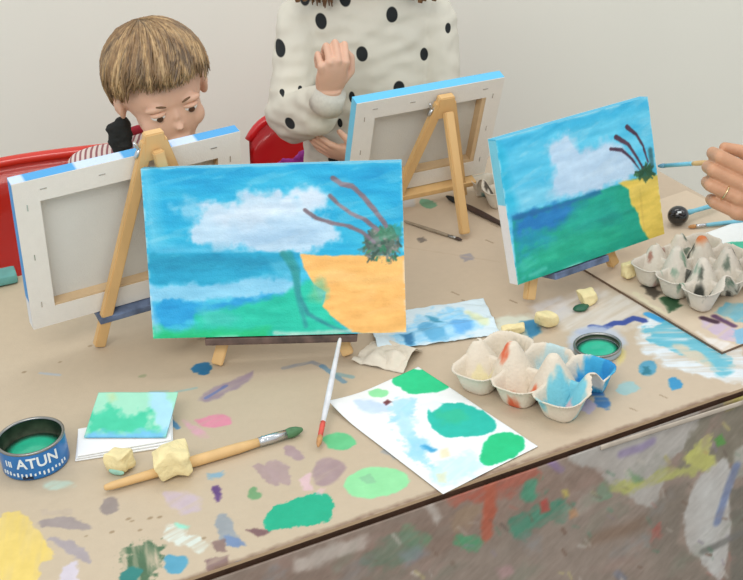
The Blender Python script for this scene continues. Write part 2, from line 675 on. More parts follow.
P.poly([(12, 470), (60, 460), (80, 475), (70, 494), (30, 496)], (176, 162, 138), a=.35, soft=.012)
P.poly([(158, 490), (186, 492), (206, 500), (196, 512), (176, 514)], (196, 180, 188), soft=.006, wob=.004, smear=.3)
P.poly([(160, 526), (176, 524), (190, 534), (212, 542), (204, 552), (180, 546), (166, 540)], (214, 222, 212), soft=.004, wob=.006, smear=.5)
P.poly([(176, 523), (190, 526), (188, 530), (178, 528)], (150, 220, 196), soft=.004)
P.poly([(124, 560), (132, 545), (150, 536), (160, 545), (160, 560), (150, 584), (118, 584)], (76, 108, 78), soft=.006, wob=.009, wsc=.007, smear=.5, dirx=(.2, 1))
P.poly([(118, 572), (130, 562), (142, 570), (138, 582), (120, 586)], (40, 126, 120), soft=.004, wob=.006)
P.poly([(164, 556), (178, 553), (188, 562), (180, 576), (166, 572)], (84, 158, 186), **G)
P.poly([(212, 487), (219, 485), (223, 497), (218, 503), (213, 498)], (98, 66, 122), **G)
P.poly([(207, 473), (224, 470), (224, 477), (210, 479)], (120, 170, 200), a=.8, **G)
P.poly([(214, 515), (226, 512), (242, 544), (232, 548), (218, 538)], (150, 156, 160), **G)
P.poly([(222, 535), (240, 540), (246, 546), (226, 546)], (104, 132, 176), a=.8, **G)
P.poly([(248, 530), (262, 527), (270, 531), (258, 537)], (124, 92, 92), **G)
P.poly([(206, 560), (226, 556), (228, 566), (208, 572)], (110, 80, 84), a=.7, smear=.3, **G)
P.poly([(213, 543), (224, 540), (228, 552), (216, 552)], (126, 100, 96), a=.8, **G)
P.poly([(228, 566), (240, 562), (240, 570), (228, 572)], (50, 100, 170), **G)
P.poly([(248, 488), (256, 486), (261, 494), (256, 500), (248, 497)], (116, 160, 112), **G)
P.poly([(264, 530), (264, 515), (276, 505), (296, 498), (308, 494), (324, 493), (334, 500), (333, 516), (318, 526), (296, 527), (280, 530)], (14, 172, 132), soft=.0022, wob=.003, wsc=.007)
P.poly([(341, 485), (350, 473), (370, 467), (400, 470), (412, 482), (400, 493), (376, 499), (352, 498)], (146, 222, 160), soft=.0025, wob=.0025)
P.poly([(360, 478), (370, 474), (376, 482), (368, 484)], (134, 190, 150), a=.7, **G)
P.poly([(320, 440), (332, 433), (350, 434), (357, 442), (350, 449), (330, 450)], (100, 196, 134), soft=.0025, wob=.003)
P.poly([(311, 470), (320, 459), (336, 457), (347, 466), (340, 478), (326, 488), (314, 484)], (166, 142, 142), soft=.004, wob=.002, smear=.2)
P.poly([(251, 466), (262, 462), (280, 474), (278, 488), (262, 478)], (170, 146, 144), a=.9, **G)
P.poly([(262, 465), (278, 458), (290, 468), (294, 484), (278, 484), (270, 476)], (172, 148, 146), a=.9, **G)
P.poly([(281, 448), (292, 445), (302, 452), (304, 462), (292, 460)], (170, 146, 146), **G)
P.poly([(298, 478), (310, 474), (314, 490), (302, 492)], (216, 184, 186), **G)
P.poly([(318, 489), (326, 488), (322, 496), (314, 495)], (216, 184, 186), a=.7, **G)
P.poly([(190, 420), (220, 414), (232, 418), (230, 425), (206, 428)], (220, 138, 158), soft=.004, wob=.003, smear=.2)
P.poly([(180, 418), (192, 424), (212, 436), (206, 440), (190, 432)], (218, 160, 178), soft=.004, a=.8, smear=.4)
P.poly([(196, 400), (206, 392), (222, 384), (246, 374), (256, 368), (252, 380), (230, 392), (206, 404)], (150, 130, 146), soft=.005, wob=.003, a=.85, smear=.2)
P.poly([(190, 366), (206, 361), (214, 368), (208, 375), (194, 374)], (32, 112, 156), **G)
P.line([(206, 398), (226, 386)], .006, (90, 110, 170), a=.7)
P.line([(284, 368), (312, 362), (322, 366)], .008, (120, 132, 150), a=.6, smear=.4)
P.line([(322, 366), (344, 382)], .008, (90, 140, 170), a=.7)
P.line([(336, 374), (352, 377)], .008, (110, 160, 170), a=.6)
P.line([(40, 373), (60, 375)], .005, (168, 182, 196), a=.7)
P.line([(196, 388), (176, 392)], .005, (140, 180, 180), a=.6)
P.blob((142, 376), .005, (150, 156, 120), ry=.003, soft=.003, wob=.002, a=.8)
P.line([(150, 392), (168, 391)], .004, (136, 180, 178), a=.6)
P.line([(170, 420), (178, 428)], .007, (60, 130, 180), a=.8)
for (x, y) in ((128, 519), (132, 521), (150, 518), (160, 517), (112, 532), (140, 530), (204, 538), (86, 536), (24, 372), (90, 346), (60, 362)):
    P.blob((x, y), .0028, (140, 118, 88), ry=.0018, soft=.002, wob=.001, a=.7)
P.poly([(384, 448), (398, 456), (394, 459), (383, 452)], (150, 160, 170), a=.6, **G)
# back part of the table
P.poly([(418, 238), (424, 236), (427, 241), (420, 243)], (90, 84, 80), a=.7, **G)
P.poly([(460, 255), (470, 253), (474, 260), (464, 262)], (140, 138, 150), a=.7, **G)
P.poly([(420, 198), (432, 200), (438, 206), (430, 210), (422, 206)], (92, 160, 124), a=.8, **G)
P.poly([(402, 200), (414, 198), (416, 206), (404, 208)], (190, 190, 190), a=.7, **G)
P.line([(405, 247), (500, 262)], .003, (190, 170, 146), a=.7)
for (x, y) in ((466, 302), (470, 305), (478, 310), (488, 315), (462, 300), (452, 292), (510, 300), (500, 210), (486, 240), (491, 224), (630, 408), (660, 395)):
    P.line([(x, y), (x + 7, y + 3)], .002, (128, 106, 80), a=.7)
# right part
P.poly([(548, 308), (575, 292), (604, 290), (640, 300), (648, 318), (620, 330), (590, 338), (560, 330)], (224, 218, 212), soft=.02, wob=.008, a=.7, smear=.3)
P.poly([(530, 306), (560, 296), (572, 310), (545, 330)], (214, 212, 214), soft=.012, a=.7, smear=.3)
P.line([(592, 327), (604, 328), (614, 323), (624, 323), (634, 318), (644, 321)], .012, (52, 74, 150), soft=.003, wob=.002)
P.line([(582, 332), (600, 330)], .014, (96, 104, 164), soft=.008, a=.7)
P.poly([(566, 336), (582, 326), (606, 326), (624, 336), (626, 350), (600, 362), (572, 352)], (190, 200, 216), soft=.01, wob=.004, a=.8)
P.poly([(638, 330), (652, 312), (686, 322), (712, 344), (743, 350), (760, 372), (743, 384), (700, 376), (660, 362), (636, 346)], (222, 230, 234), soft=.01, wob=.008, smear=.35, dirx=(1, -.5))
P.poly([(642, 330), (662, 320), (684, 322), (710, 344), (732, 358), (726, 372), (704, 362), (672, 350), (650, 344)], (100, 184, 204), soft=.006, wob=.008, smear=.4, dirx=(1, -.5))
P.poly([(690, 336), (712, 350), (738, 372), (724, 378), (700, 362), (686, 350)], (110, 188, 206), soft=.008, wob=.006, smear=.4, dirx=(1, -.5))
P.poly([(668, 346), (684, 344), (704, 356), (716, 368), (700, 364)], (214, 200, 176), soft=.006, wob=.004, a=.9, smear=.3, dirx=(1, -.5))
P.line([(648, 314), (660, 320)], .012, (60, 160, 214), soft=.003)
P.poly([(638, 364), (650, 360), (658, 366), (656, 374), (642, 376)], (84, 156, 184), **G)
P.poly([(642, 366), (650, 366), (650, 374), (643, 374)], (40, 120, 140), **G)
P.poly([(667, 380), (676, 377), (683, 382), (680, 390), (670, 390)], (52, 146, 194), **G)
P.poly([(616, 384), (632, 380), (642, 390), (628, 396), (616, 392)], (150, 196, 200), a=.8, **G)
P.poly([(590, 386), (602, 390), (612, 404), (606, 412), (594, 404)], (70, 122, 174), soft=.004, wob=.004, smear=.3, dirx=(1, -.6))
P.poly([(580, 396), (596, 404), (590, 416), (580, 410)], (180, 170, 200), a=.8, **G)
P.poly([(616, 352), (624, 346), (626, 358), (618, 366)], (222, 206, 130), soft=.006, a=.8)
P.poly([(486, 330), (500, 316), (530, 314), (540, 326), (530, 338), (498, 338)], (214, 222, 206), soft=.012, wob=.005, a=.8)
P.poly([(520, 322), (534, 320), (542, 332), (528, 340)], (52, 130, 170), soft=.006, wob=.003)
P.line([(594, 276), (620, 292), (650, 306)], .004, (96, 76, 60), a=.8)
P.line([(594, 272), (606, 280)], .007, (60, 52, 44), a=.8)
P.poly([(635, 246), (650, 240), (662, 244), (650, 250)], (180, 160, 130), a=.5, **G)
P.line([(690, 229), (743, 224)], .005, (160, 196, 206), a=.5)
# darker brown line along the very edge
P.line([(0, 655), (190, 578), (450, 487), (725, 394)], .006, (120, 92, 74), soft=.008, wob=.003, a=.75)
P.C *= 0.965
CARDB = thing('cardboard_cover', 'large tan cardboard sheet splashed with paint covering the table', 'cardboard', tw(0.14, 0.42, -0.0045))
me = grid_mesh('cardboard_sheet', P, TO, TU, TV, TZ, 0.0042, side=lambda i, x, y: (176, 150, 118))
put('cardboard_sheet', me, M['painted'], CARDB, smooth=False)
bm = bmesh.new()
box(bm, tw((U0 - .2) / 2, V1 / 2, -0.0021), (abs(U0) - .201, V1, 0.0042), RZ)
put('side_panel', bm, M['beige'], CARDB)

# overlapping board at right ------------------------------------------
c0 = tpx((722, 352), .004)
P = Paint(0, 0, 0.30, 0.42, 0.0016, (206, 188, 164))
ang2 = math.radians(116)
e2v = np.array([math.cos(ang2), math.sin(ang2), 0])
e2u = np.array([e2v[1], -e2v[0], 0])
O2 = tab(722, 352, 0.004)
P.px = lambda p: ((tab(p[0], p[1], .004) - O2) @ e2u, (tab(p[0], p[1], .004) - O2) @ e2v)
P.poly([(700, 318), (712, 318), (726, 324), (740, 330), (738, 342), (722, 340), (706, 330)], (196, 178, 196), soft=.004, wob=.004, smear=.3)
P.line([(703, 318), (716, 322)], .010, (70, 44, 62), soft=.004)
P.line([(714, 316), (734, 326)], .009, (96, 66, 96), soft=.004)
P.poly([(712, 312), (730, 302), (760, 304), (760, 326), (730, 320)], (120, 180, 194), soft=.004, wob=.005, smear=.2)
P.poly([(733, 330), (760, 326), (760, 346), (735, 344)], (130, 180, 206), soft=.004, wob=.004)
P.poly([(694, 330), (716, 340), (740, 344), (722, 352), (704, 342)], (226, 222, 218), soft=.006, wob=.004, a=.8, smear=.3)
P.poly([(642, 286), (652, 284), (662, 292), (654, 300)], (70, 62, 52), soft=.006, wob=.004, a=.9)
P.poly([(660, 298), (676, 294), (682, 306), (670, 312)], (44, 82, 50), soft=.005, wob=.004)
P.poly([(632, 290), (642, 296), (668, 314), (660, 316), (640, 304)], (216, 206, 176), soft=.004, wob=.004, a=.8)
P.line([(586, 273), (640, 302), (722, 352)], .004, (128, 104, 84), soft=.004, a=.7)  # shadow along the overlapping board's edge, painted into its colour
me = grid_mesh('cardboard_flap', P, O2, e2u, e2v, TZ, 0.0038, side=lambda i, x, y: (110, 88, 70))
solo('cardboard_offcut', me, M['painted'], 'smaller cardboard piece lying over the cover at the right, under the speckled egg carton', 'cardboard', smooth=False)

# drop sheet hanging from the near edge --------------------------------
DOFF = 0.004
DO = tw(0, DOFF, 0)
DN = -TV


def dpx(p):
    q = on_plane(p, DO, DN) - DO
    return (q @ TU, q[2])


P = Paint(-0.2, -0.62, 1.24, 0.607, 0.0024, (146, 132, 120))
P.px = dpx
n1 = vnoise(P.X, P.Y, .06, seed=40)
n2 = vnoise(P.X + P.Y * .6, P.Y - P.X * .6, .09, .02, seed=41)
P.C += n1[..., None] * np.array([16, 12, 12]) + n2[..., None] * np.array([12, 10, 9])
P.poly([(200, 584), (440, 497), (743, 392), (760, 420), (640, 470), (440, 556), (280, 600), (200, 600)], (138, 112, 98), soft=.03, wob=.012, a=.55, smear=.2)
D = dict(soft=.008, wob=.009, wsc=.016)
P.poly([(604, 428), (690, 404), (704, 420), (688, 440), (664, 470), (652, 516), (600, 470), (560, 456), (570, 440)], (188, 186, 180), soft=.006, wob=.004, a=.9)
P.poly([(704, 404), (743, 392), (743, 470), (716, 460), (690, 470), (672, 470), (686, 440)], (128, 124, 108), soft=.008, wob=.006, a=.9)
P.poly([(684, 500), (700, 470), (730, 452), (731, 520), (722, 585), (700, 562), (682, 540)], (202, 202, 198), soft=.005, wob=.004, a=.95)
P.poly([(668, 486), (690, 480), (676, 540), (700, 566), (716, 590), (660, 590), (640, 520)], (128, 120, 108), soft=.01, wob=.006, a=.8)
P.poly([(732, 490), (748, 482), (760, 600), (728, 590)], (112, 110, 100), soft=.006, wob=.004, a=.9)
P.poly([(734, 450), (746, 440), (746, 474), (732, 480)], (190, 190, 180), soft=.006, a=.8)
P.poly([(440, 500), (470, 482), (500, 474), (530, 464), (540, 476), (520, 486), (496, 498), (470, 500)], (174, 96, 78), smear=.25, **D)
P.line([(489, 486), (488, 510), (484, 535)], .016, (178, 92, 68), soft=.006, wob=.004)
P.poly([(520, 490), (532, 478), (540, 488), (534, 500), (522, 500)], (78, 148, 118), **D)
P.poly([(506, 522), (520, 510), (548, 502), (566, 500), (572, 508), (560, 518), (540, 528), (516, 534), (504, 530)], (70, 138, 112), smear=.3, **D)
P.poly([(452, 536), (466, 533), (480, 540), (476, 547), (458, 546)], (74, 158, 110), soft=.006, wob=.006, smear=.2)
P.poly([(400, 530), (418, 526), (424, 544), (412, 556), (400, 548)], (106, 148, 112), smear=.3, **D)
P.poly([(352, 560), (378, 534), (420, 526), (424, 548), (390, 566)], (96, 132, 108), a=.65, smear=.4, **D)
P.poly([(452, 508), (470, 500), (480, 512), (468, 530), (450, 524)], (158, 134, 108), a=.7, **D)
P.poly([(424, 506), (432, 500), (440, 516), (436, 524)], (206, 200, 192), a=.8, soft=.006)
P.poly([(600, 480), (622, 482), (664, 468), (710, 456), (712, 464), (690, 474), (664, 482), (630, 490), (606, 496)], (184, 186, 110), smear=.2, **D)
P.poly([(682, 452), (700, 440), (706, 432), (712, 440), (706, 452), (716, 462), (700, 468), (686, 462)], (198, 200, 110), soft=.005, wob=.006)
P.poly([(712, 438), (720, 434), (724, 442), (716, 446)], (84, 156, 70), soft=.004)
P.poly([(624, 472), (636, 468), (644, 480), (630, 484)], (110, 150, 108), a=.8, **D)
P.poly([(592, 486), (604, 480), (610, 496), (596, 500)], (110, 160, 126), a=.7, **D)
P.line([(620, 452), (640, 446), (650, 440)], .012, (146, 134, 170), soft=.006, a=.85)
P.line([(549, 460), (556, 466), (560, 468)], .009, (136, 112, 160), soft=.005, a=.8)
P.line([(736, 466), (728, 486), (716, 520)], .014, (116, 134, 176), soft=.006, a=.85)
P.line([(702, 550), (720, 542), (743, 532)], .012, (108, 110, 106), soft=.006, a=.8)
P.line([(616, 572), (622, 578)], .010, (64, 96, 152), soft=.005)
P.poly([(648, 528), (658, 527), (660, 536), (650, 537)], (196, 88, 78), **D)
P.poly([(560, 488), (566, 487), (568, 494), (562, 496)], (212, 200, 92), soft=.005, a=.8)
P.poly([(566, 508), (574, 506), (576, 514), (568, 516)], (204, 140, 86), soft=.005, a=.8)
P.poly([(538, 500), (544, 498), (548, 508), (540, 510)], (182, 70, 62), soft=.005, a=.9)
P.poly([(640, 532), (650, 534), (648, 546), (640, 546)], (116, 150, 150), soft=.006, a=.6)
P.poly([(720, 396), (743, 388), (743, 402), (724, 410)], (186, 176, 84), soft=.006, a=.8)
P.poly([(444, 564), (490, 548), (580, 520), (700, 560), (690, 600), (440, 600)], (150, 136, 124), soft=.03, wob=.01, a=.6)
P.line([(590, 540), (620, 530), (640, 520)], .02, (126, 98, 76), soft=.012, a=.5)
P.poly([(494, 566), (508, 563), (514, 570), (500, 575)], (186, 148, 150), soft=.008, a=.7)
P.poly([(398, 552), (416, 544), (428, 552), (404, 566)], (138, 146, 160), soft=.01, a=.6)
P.line([(300, 562), (360, 541)], .02, (206, 196, 186), soft=.008, wob=.004, a=.8)
P.poly([(430, 470), (500, 448), (640, 430), (743, 400), (743, 396), (560, 452), (440, 496)], (150, 134, 120), soft=.008, a=.3)
rs = random.Random(3)
for k in range(230):
    u, z = rs.uniform(0, .95), rs.uniform(-.36, -.03)
    c = rs.choice([(206, 198, 186), (196, 190, 180), (112, 86, 70), (96, 84, 74), (176, 110, 96), (92, 134, 110), (140, 130, 150), (196, 186, 120)])
    P.line([(u, z), (u + rs.uniform(.003, .012), z - rs.uniform(.004, .016))], rs.uniform(.0015, .005), c, soft=.003, a=rs.uniform(.3, .8), px=False)


for k in range(120):
    c = rs.choice([(150, 128, 114), (170, 156, 146), (120, 104, 92), (128, 138, 120), (162, 134, 124), (140, 146, 150), (184, 178, 168), (110, 120, 104)])
    P.blob((rs.uniform(-.1, 1), rs.uniform(-.36, -.02)), rs.uniform(.01, .035), c, ry=rs.uniform(.004, .014), ang=rs.uniform(-.5, .9), soft=.014, wob=.01, a=rs.uniform(.2, .5), smear=.3, px=False)
mud = np.array([142, 126, 114.0])
n3 = (vnoise(P.X, P.Y, .03, seed=88)[..., None] + 1) / 2
P.C = P.C * (1 - .30 * n3) + mud * .30 * n3
n4 = vnoise(P.X * .8 + P.Y * .6, P.Y * .8 - P.X * .6, .014, .004, seed=90)[..., None]
P.C += n4 * 9


def drape_z(X, Y):
    t = np.clip(-(Y + .013) / .15, 0, 1)
    return 0.004 + 0.004 * vnoise(X, Y * .3, .11, seed=61, octaves=2) * t + .002 * np.sin(X * 60 + Y * 9) * t


me = grid_mesh('hanging_drop_sheet', P, DO, TU, TZ, DN, 0.0015, zf=drape_z)
solo('drop_sheet', me, M['drop'], 'grimy paint-splattered protective sheet hanging down from the near table edge', 'drop sheet')
# pale folded hem along the top of the sheet on the right
bm = bmesh.new()
n = 40
a, b = dpx((596, 441)), dpx((738, 396))
pts = [tw(a[0] + (b[0] - a[0]) * k / n, -0.0062, a[1] + (b[1] - a[1]) * k / n - .004) for k in range(n + 1)]
loft(bm, pts, [(.0010, .0036)] * (n + 1), 10, up=(0, 0, 1))
solo('tape_strip', bm, mat('dirty_tape', (188, 176, 160), .7, .15, 40), 'pale strip of tape stuck along the table edge at the right', 'tape')


# ------------------------------------------------------------------ stretched canvases
def frame_of(x):
    A = np.array(x[:3])
    y, l, ro = [math.radians(v) for v in x[3:6]]
    u = np.array([math.cos(y), math.sin(y), 0])
    n = np.array([-math.sin(y), math.cos(y), 0])
    v = n * math.sin(l) + TZ * math.cos(l)
    u2 = u * math.cos(ro) + v * math.sin(ro)
    v2 = -u * math.sin(ro) + v * math.cos(ro)
    return A, u2, v2, np.cross(u2, v2), x[6], x[7]


TH = 0.018


def canvas(x, label, paintf, sidef, faces_cam, step=0.0013, fws=(.0335, .0335, .0335, .0335)):
    A, u, v, n, W, H = frame_of(x)
    root = thing('stretched_canvas', label, 'painting', tuple(A + u * W / 2))
    P = Paint(0, 0, W, H, step, (60, 170, 215))
    P.round = False
    if faces_cam:
        fo, fu, fv, fn = A, u, v, n                       # painted face at n = 0, towards the camera

        def cpx(p):
            q = on_plane(p, A, n) - A
            return (q @ u, q @ v)
        P.px = cpx
    else:
        fo, fu, fv, fn = A + u * W - n * TH, -u, v, -n
    paintf(P)
    q1 = vnoise(P.X, P.Y, .035, .007, seed=201, octaves=4)
    q2 = vnoise(P.X + P.Y * .25, P.Y - P.X * .25, .045, .010, seed=202, octaves=4)
    wh = (np.clip(q2 * .9 - .12, 0, .22) * np.clip((P.Y - H * .45) / .02, .25, 1))[..., None]
    P.C = P.C * (1 - wh * .8) + np.array([214, 228, 236.0]) * wh * .8
    P.C += q1[..., None] * np.array([20, 17, 14])
    ed = np.minimum(np.minimum(P.X, W - P.X), np.minimum(P.Y, H - P.Y))
    ew = (np.clip(.0035 - ed, 0, .0035) / .0035 * np.clip(q1 * 3 + .5, 0, 1) * .5)[..., None]
    P.C = P.C * (1 - ew) + np.array([226, 230, 230.0]) * ew
    me = grid_mesh('painted_cloth', P, fo, fu, fv, fn, TH, side=lambda i, a, b: sidef(a, b, W, H), open_back=True)
    put('painted_cloth', me, M['acrylic'], root, smooth=False)
    # back side: bars, folded cloth, cloth back
    bo = fo - fn * TH          # plane of the back
    bn = -fn                   # outward from the back
    bw = 0.034
    inset = 0.0012
    bars = [((inset, inset), (W - inset, inset), (W - bw, bw), (bw, bw)),
            ((W - inset, inset), (W - inset, H - inset), (W - bw, H - bw), (W - bw, bw)),
            ((W - inset, H - inset), (inset, H - inset), (bw, H - bw), (W - bw, H - bw)),
            ((inset, H - inset), (inset, inset), (bw, bw), (bw, H - bw))]

    def prism(q, z0, z1):
        bm = bmesh.new()
        lo = [bm.verts.new(bo + fu * a + fv * b + bn * z0) for a, b in q]
        hi = [bm.verts.new(bo + fu * a + fv * b + bn * z1) for a, b in q]
        bm.faces.new(lo[::-1])
        bm.faces.new(hi)
        for k in range(4):
            bm.faces.new((lo[k], lo[(k + 1) % 4], hi[(k + 1) % 4], hi[k]))
        return bm
    for q in bars:
        put('stretcher_bar', prism(q, -TH + .002, 0.0), M['woodlight'], root, False)
    fb, fr_, ft, fl_ = fws
    flaps = [((0, 0), (W, 0), (W - fr_, fb), (fl_, fb)), ((W, 0), (W, H), (W - fr_, H - ft), (W - fr_, fb)),
             ((W, H), (0, H), (fl_, H - ft), (W - fr_, H - ft)), ((0, H), (0, 0), (fl_, fb), (fl_, H - ft))]
    for q in flaps:
        put('folded_edge', prism(q, 0.0002, 0.0012), M['canvas'], root, False)
    bm = bmesh.new()
    vs = [bm.verts.new(bo + fu * a + fv * b + bn * (-TH + .0018)) for a, b in ((.003, .003), (W - .003, .003), (W - .003, H - .003), (.003, H - .003))]
    bm.faces.new(vs)
    put('cloth_back', bm, M['canvasback'], root, False)
    if not faces_cam:
        for k in range(10):
            a, b = [(W * (k + .5) / 4, H - .016) if k < 4 else (W - .016, H * (k - 3.5) / 3) if k < 7 else (.016, H * (k - 6.5) / 3)][0]
            bm = bmesh.new()
            d = (0.0045, 0.0006) if k < 4 else (0.0006, 0.0045)
            c = bo + fu * a + fv * b + bn * .0015
            R3 = Matrix((Vector(fu), Vector(fv), Vector(bn))).transposed()
            box(bm, c, (d[0] * 2, d[1] * 2, .0008), R3)
            put('staple', bm, M['metal'], root, False)
    return root, (A, u, v, n, W, H)


MAINX = [-0.299, 1.529, 0.058, -2.707, 14.744, -2.783, 0.341, 0.23]
LEFTX = [-0.471, 1.584, 0.06, 25.498, -11.613, -1.714, 0.317, 0.238]
MIDX = [-0.029, 1.94, 0.05, 20.769, -19.495, -3.29, 0.258, 0.196]
RIGHTX = [0.204, 1.596, 0.05, 30.086, 13.658, -2.285, 0.275, 0.207]


def sky_base(P, top, low):
    t = np.clip(P.Y / P.ys[-1], 0, 1)[..., None]
    P.C = np.array(low, float) * (1 - t) + np.array(top, float) * t


def paint_main(P):
    sky_base(P, (20, 166, 214), (60, 190, 224))
    n = vnoise(P.X, P.Y, .05, .016, seed=91)
    P.C += np.clip(n, -.3, 1)[..., None] * np.array([42, 22, 10])
    P.poly([(140, 170), (150, 168), (162, 240), (150, 250), (144, 225)], (150, 214, 236), soft=.02, a=.5)
    P.poly([(172, 208), (186, 199), (200, 206), (212, 212), (200, 220), (180, 216)], (150, 206, 232), soft=.016, wob=.006, a=.75)
    P.poly([(190, 232), (196, 212), (215, 200), (232, 204), (246, 192), (268, 196), (286, 192), (300, 192), (318, 186), (330, 196), (328, 206), (318, 212), (336, 222), (340, 238), (320, 248), (270, 252), (215, 250), (198, 244)], (182, 214, 236), soft=.011, wob=.008)
    P.poly([(204, 214), (240, 202), (262, 196), (292, 196), (300, 212), (270, 222), (250, 232), (220, 226)], (206, 224, 240), soft=.022, wob=.008, a=.9)
    P.poly([(292, 192), (312, 187), (326, 196), (322, 204), (304, 206)], (208, 226, 242), soft=.012, wob=.004)
    P.poly([(230, 232), (290, 222), (326, 226), (320, 244), (250, 250)], (160, 196, 226), soft=.02, wob=.006, a=.6)
    P.poly([(154, 246), (230, 246), (230, 254), (154, 255)], (120, 196, 226), soft=.014, a=.6)
    # sea
    P.poly([(143, 254), (300, 252), (300, 284), (146, 286)], (28, 164, 204), soft=.003, wob=.001)
    P.poly([(144, 256), (240, 255), (292, 256), (292, 264), (250, 268), (146, 272)], (12, 146, 184), soft=.008, wob=.004, a=.9)
    P.poly([(146, 285), (200, 284), (284, 276), (300, 282), (298, 294), (250, 298), (146, 304)], (132, 202, 234), soft=.007, wob=.004)
    P.poly([(270, 262), (290, 258), (296, 280), (276, 278)], (90, 190, 222), soft=.01, a=.6)
    P.poly([(146, 303), (176, 300), (206, 304), (240, 298), (280, 294), (300, 298), (280, 306), (240, 312), (200, 316), (180, 326), (148, 328)], (24, 156, 216), soft=.006, wob=.005)
    P.poly([(150, 324), (176, 330), (210, 326), (230, 318), (280, 318), (280, 345), (150, 345)], (34, 194, 150), soft=.01, wob=.005)
    P.poly([(196, 314), (240, 304), (272, 298), (296, 286), (312, 278), (322, 300), (334, 318), (346, 330), (346, 345), (200, 345)], (22, 194, 166), soft=.008, wob=.004)
    P.poly([(198, 310), (222, 310), (240, 318), (230, 326), (204, 326)], (80, 206, 196), soft=.012, a=.7)
    P.poly([(150, 332), (270, 328), (270, 345), (150, 345)], (20, 196, 126), soft=.01, wob=.003, a=.9)
    P.poly([(150, 296), (154, 312), (160, 330), (156, 334), (149, 318)], (160, 214, 236), soft=.008, a=.6)
    # sand
    P.poly([(301, 255), (408, 256), (410, 336), (352, 332), (338, 322), (322, 306), (326, 292), (314, 284), (305, 270)], (249, 188, 108), soft=.002, wob=.0015, var=8)
    P.line([(330, 272), (360, 282), (398, 276)], .02, (252, 198, 122), soft=.014, a=.6, smear=.4)
    P.line([(350, 310), (380, 300), (400, 312)], .02, (244, 180, 100), soft=.014, a=.6, smear=.4)
    P.poly([(310, 284), (322, 278), (328, 292), (322, 304), (312, 298)], (120, 196, 150), soft=.012, wob=.006, a=.7)
    P.line([(283, 254), (290, 262), (296, 276), (299, 296), (308, 314), (330, 326), (350, 333)], .009, (34, 142, 148), soft=.0035, taper=True)
    P.line([(288, 256), (296, 270), (297, 292), (306, 326)], .014, (34, 148, 152), soft=.004, a=.8, taper=True)
    P.line([(350, 331), (300, 334), (275, 333)], .006, (206, 226, 214), soft=.004, a=.7)
    # grass tuft
    for k in range(90):
        a0 = random.uniform(-.5, 3.6)
        r0 = random.uniform(5, 17)
        cx, cy = 380, 243
        c = random.choice([(104, 116, 104), (64, 118, 96), (66, 140, 92), (120, 122, 116), (52, 84, 72)])
        P.line([(cx + r0 * .5 * math.cos(a0), cy - r0 * .4 * math.sin(a0)), (cx + 1.15 * r0 * math.cos(a0 + .15), cy + 3 - 1.15 * r0 * math.sin(a0 + .15))], .003, c, soft=.0018)
    P.blob((381, 243), .022, (92, 112, 100), ry=.021, soft=.006, wob=.008, wsc=.006, a=.92)
    for k in range(60):
        qx, qy = 381 + random.uniform(-15, 17), 244 + random.uniform(-14, 17)
        P.line([(qx, qy), (qx + random.uniform(-4, 4), qy + random.uniform(-5, 5))], .003, random.choice([(60, 88, 78), (130, 132, 126), (54, 124, 92), (84, 96, 92)]), soft=.0015)
    P.poly([(372, 226), (402, 224), (402, 236), (384, 240)], (52, 134, 98), soft=.004, wob=.005, wsc=.006, a=.6)
    br = (124, 112, 124)
    P.line([(305, 210), (316, 218), (332, 223), (348, 226), (362, 232), (374, 242)], .0055, br, soft=.0015)
    P.line([(330, 196), (338, 204), (350, 213), (364, 219), (378, 230)], .0055, br, soft=.0015)
    P.line([(333, 178), (341, 184), (352, 186), (364, 197), (376, 212), (386, 226)], .0065, br, soft=.0015)


